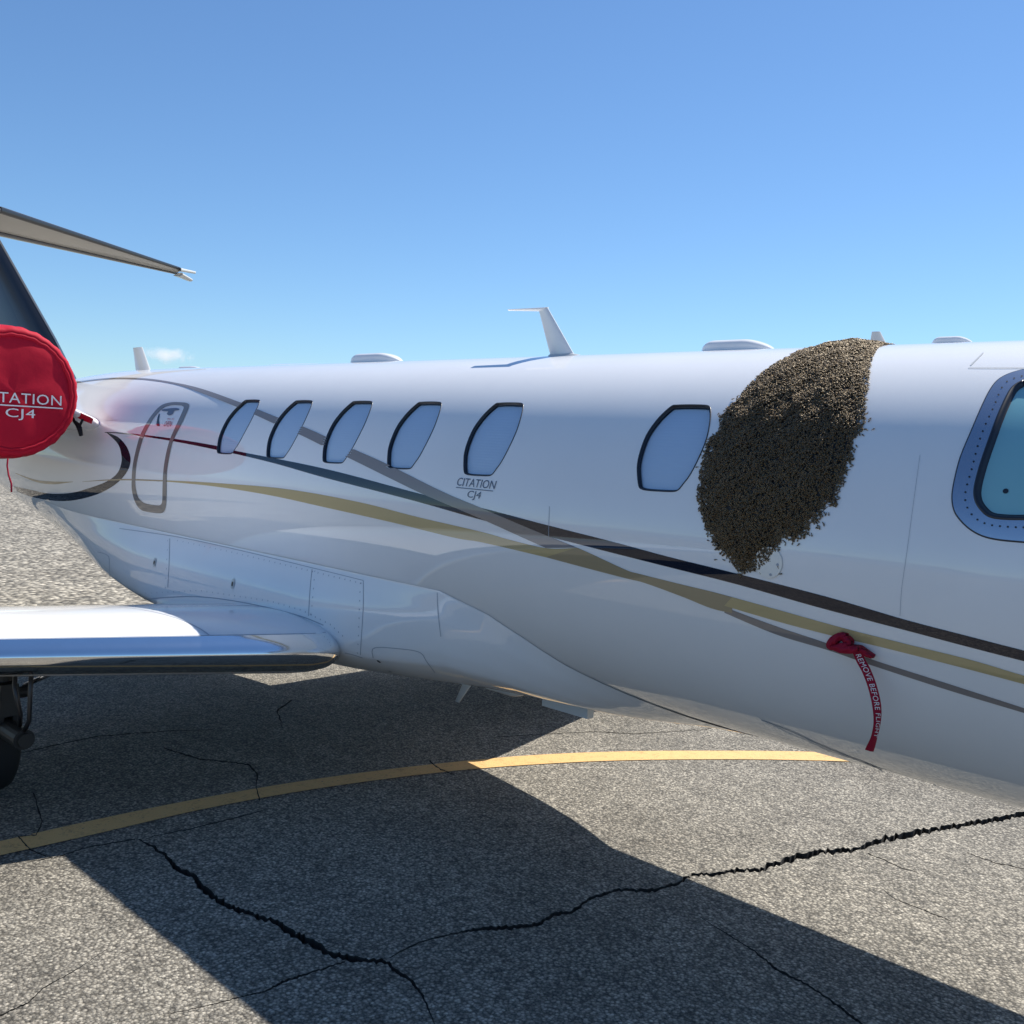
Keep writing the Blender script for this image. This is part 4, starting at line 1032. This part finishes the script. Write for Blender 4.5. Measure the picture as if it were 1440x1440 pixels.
# the strays and the largest of the outermost bees are objects of their own
p, r, f, u = bee_frames(cand, hh, head, leng, tilt, RNG.normal(0, .3, len(cand)))
score = leng/np.linalg.norm(p-CAM_POS, axis=1)*(1+.0*dd)+(hh > swarm_thick(dd)-.004)*.002
order = np.argsort(-score); single = order[:300-len(stray)]; rest = order[300-len(stray):]
k = len(rest); nV = len(BV)
VV = (p[rest][:, None, :]+leng[rest][:, None, None]*(BV[None, :, 0:1]*r[rest][:, None, :]+BV[None, :, 1:2]*f[rest][:, None, :]+BV[None, :, 2:3]*u[rest][:, None, :])).reshape(-1, 3)
loops_t = np.array([len(q) for q in BF]); flat = np.concatenate([np.array(q) for q in BF])
allv = (flat[None, :]+(np.arange(k)*nV)[:, None]).ravel(); tot = np.tile(loops_t, k)
# the packed inner layer of the cluster, one knobbly sheet
P, T = cdt(c, []); kk = inside(P[T].mean(1), SW) & (edge_dist(P[T].mean(1), SW) > .011+.006*RNG.uniform(0, 1, len(T))); P, T = compact(P, T[kk]); cd = edge_dist(P, SW)
ch = np.clip(swarm_thick(cd)-.0075, .0005, None)+RNG.uniform(-.0015, .0015, len(P))*(cd > .004)
CV = surf_pt(P[:, 0], np.degrees(P[:, 1]/R0), 0)+surf_n(P[:, 0], np.degrees(P[:, 1]/R0))*ch[:, None]
o = len(VV); VV = np.vstack([VV, CV]); allv = np.r_[allv, (T+o).ravel()]; tot = np.r_[tot, np.full(len(T), 3)]; mats = np.r_[np.tile(np.array(BM), k), np.zeros(len(T), int)]
me = bpy.data.meshes.new('bee_swarm'); me.vertices.add(len(VV)); me.vertices.foreach_set('co', VV.ravel())
me.loops.add(len(allv)); me.loops.foreach_set('vertex_index', allv.astype(np.int32))
me.polygons.add(len(tot)); me.polygons.foreach_set('loop_start', np.r_[0, np.cumsum(tot)[:-1]].astype(np.int32)); me.polygons.foreach_set('loop_total', tot.astype(np.int32))
for m in BMATS: me.materials.append(m)
me.polygons.foreach_set('material_index', mats.astype(np.int32)); me.polygons.foreach_set('use_smooth', np.ones(len(tot), bool)); me.update(calc_edges=True); me.validate()
swarm = bpy.data.objects.new('bee_swarm', me); COL.objects.link(swarm)
tag(swarm, 'dense dark swarm of honeybees clinging to the white fuselage between the windows', 'bee swarm', kind='stuff')
bme = bpy.data.meshes.new('honeybee'); bme.from_pydata([tuple(map(float, v)) for v in BV], [], BF)
for m in BMATS: bme.materials.append(m)
bme.polygons.foreach_set('material_index', BM); bme.polygons.foreach_set('use_smooth', [True]*len(BM)); bme.update()
def add_bee(p, r, f, u, L, label, group):
    o = bpy.data.objects.new('honeybee', bme); COL.objects.link(o)
    o.matrix_world = Matrix(((r[0]*L, f[0]*L, u[0]*L, p[0]), (r[1]*L, f[1]*L, u[1]*L, p[1]), (r[2]*L, f[2]*L, u[2]*L, p[2]), (0, 0, 0, 1)))
    tag(o, label, 'bee', group)
for i in single: add_bee(p[i], r[i], f[i], u[i], leng[i], 'honeybee packed among the others on the surface of the swarm', 'bees on the swarm')
ns = len(stray); ps, rs, fs2, us = bee_frames(stray, np.full(ns, .0008), RNG.uniform(-3.1, 3.1, ns), None, np.zeros(ns))
for i in range(ns): add_bee(ps[i], rs[i], fs2[i], us[i], RNG.uniform(.012, .0145), 'stray honeybee on the white skin at the edge of the swarm', 'stray bees at the rim')
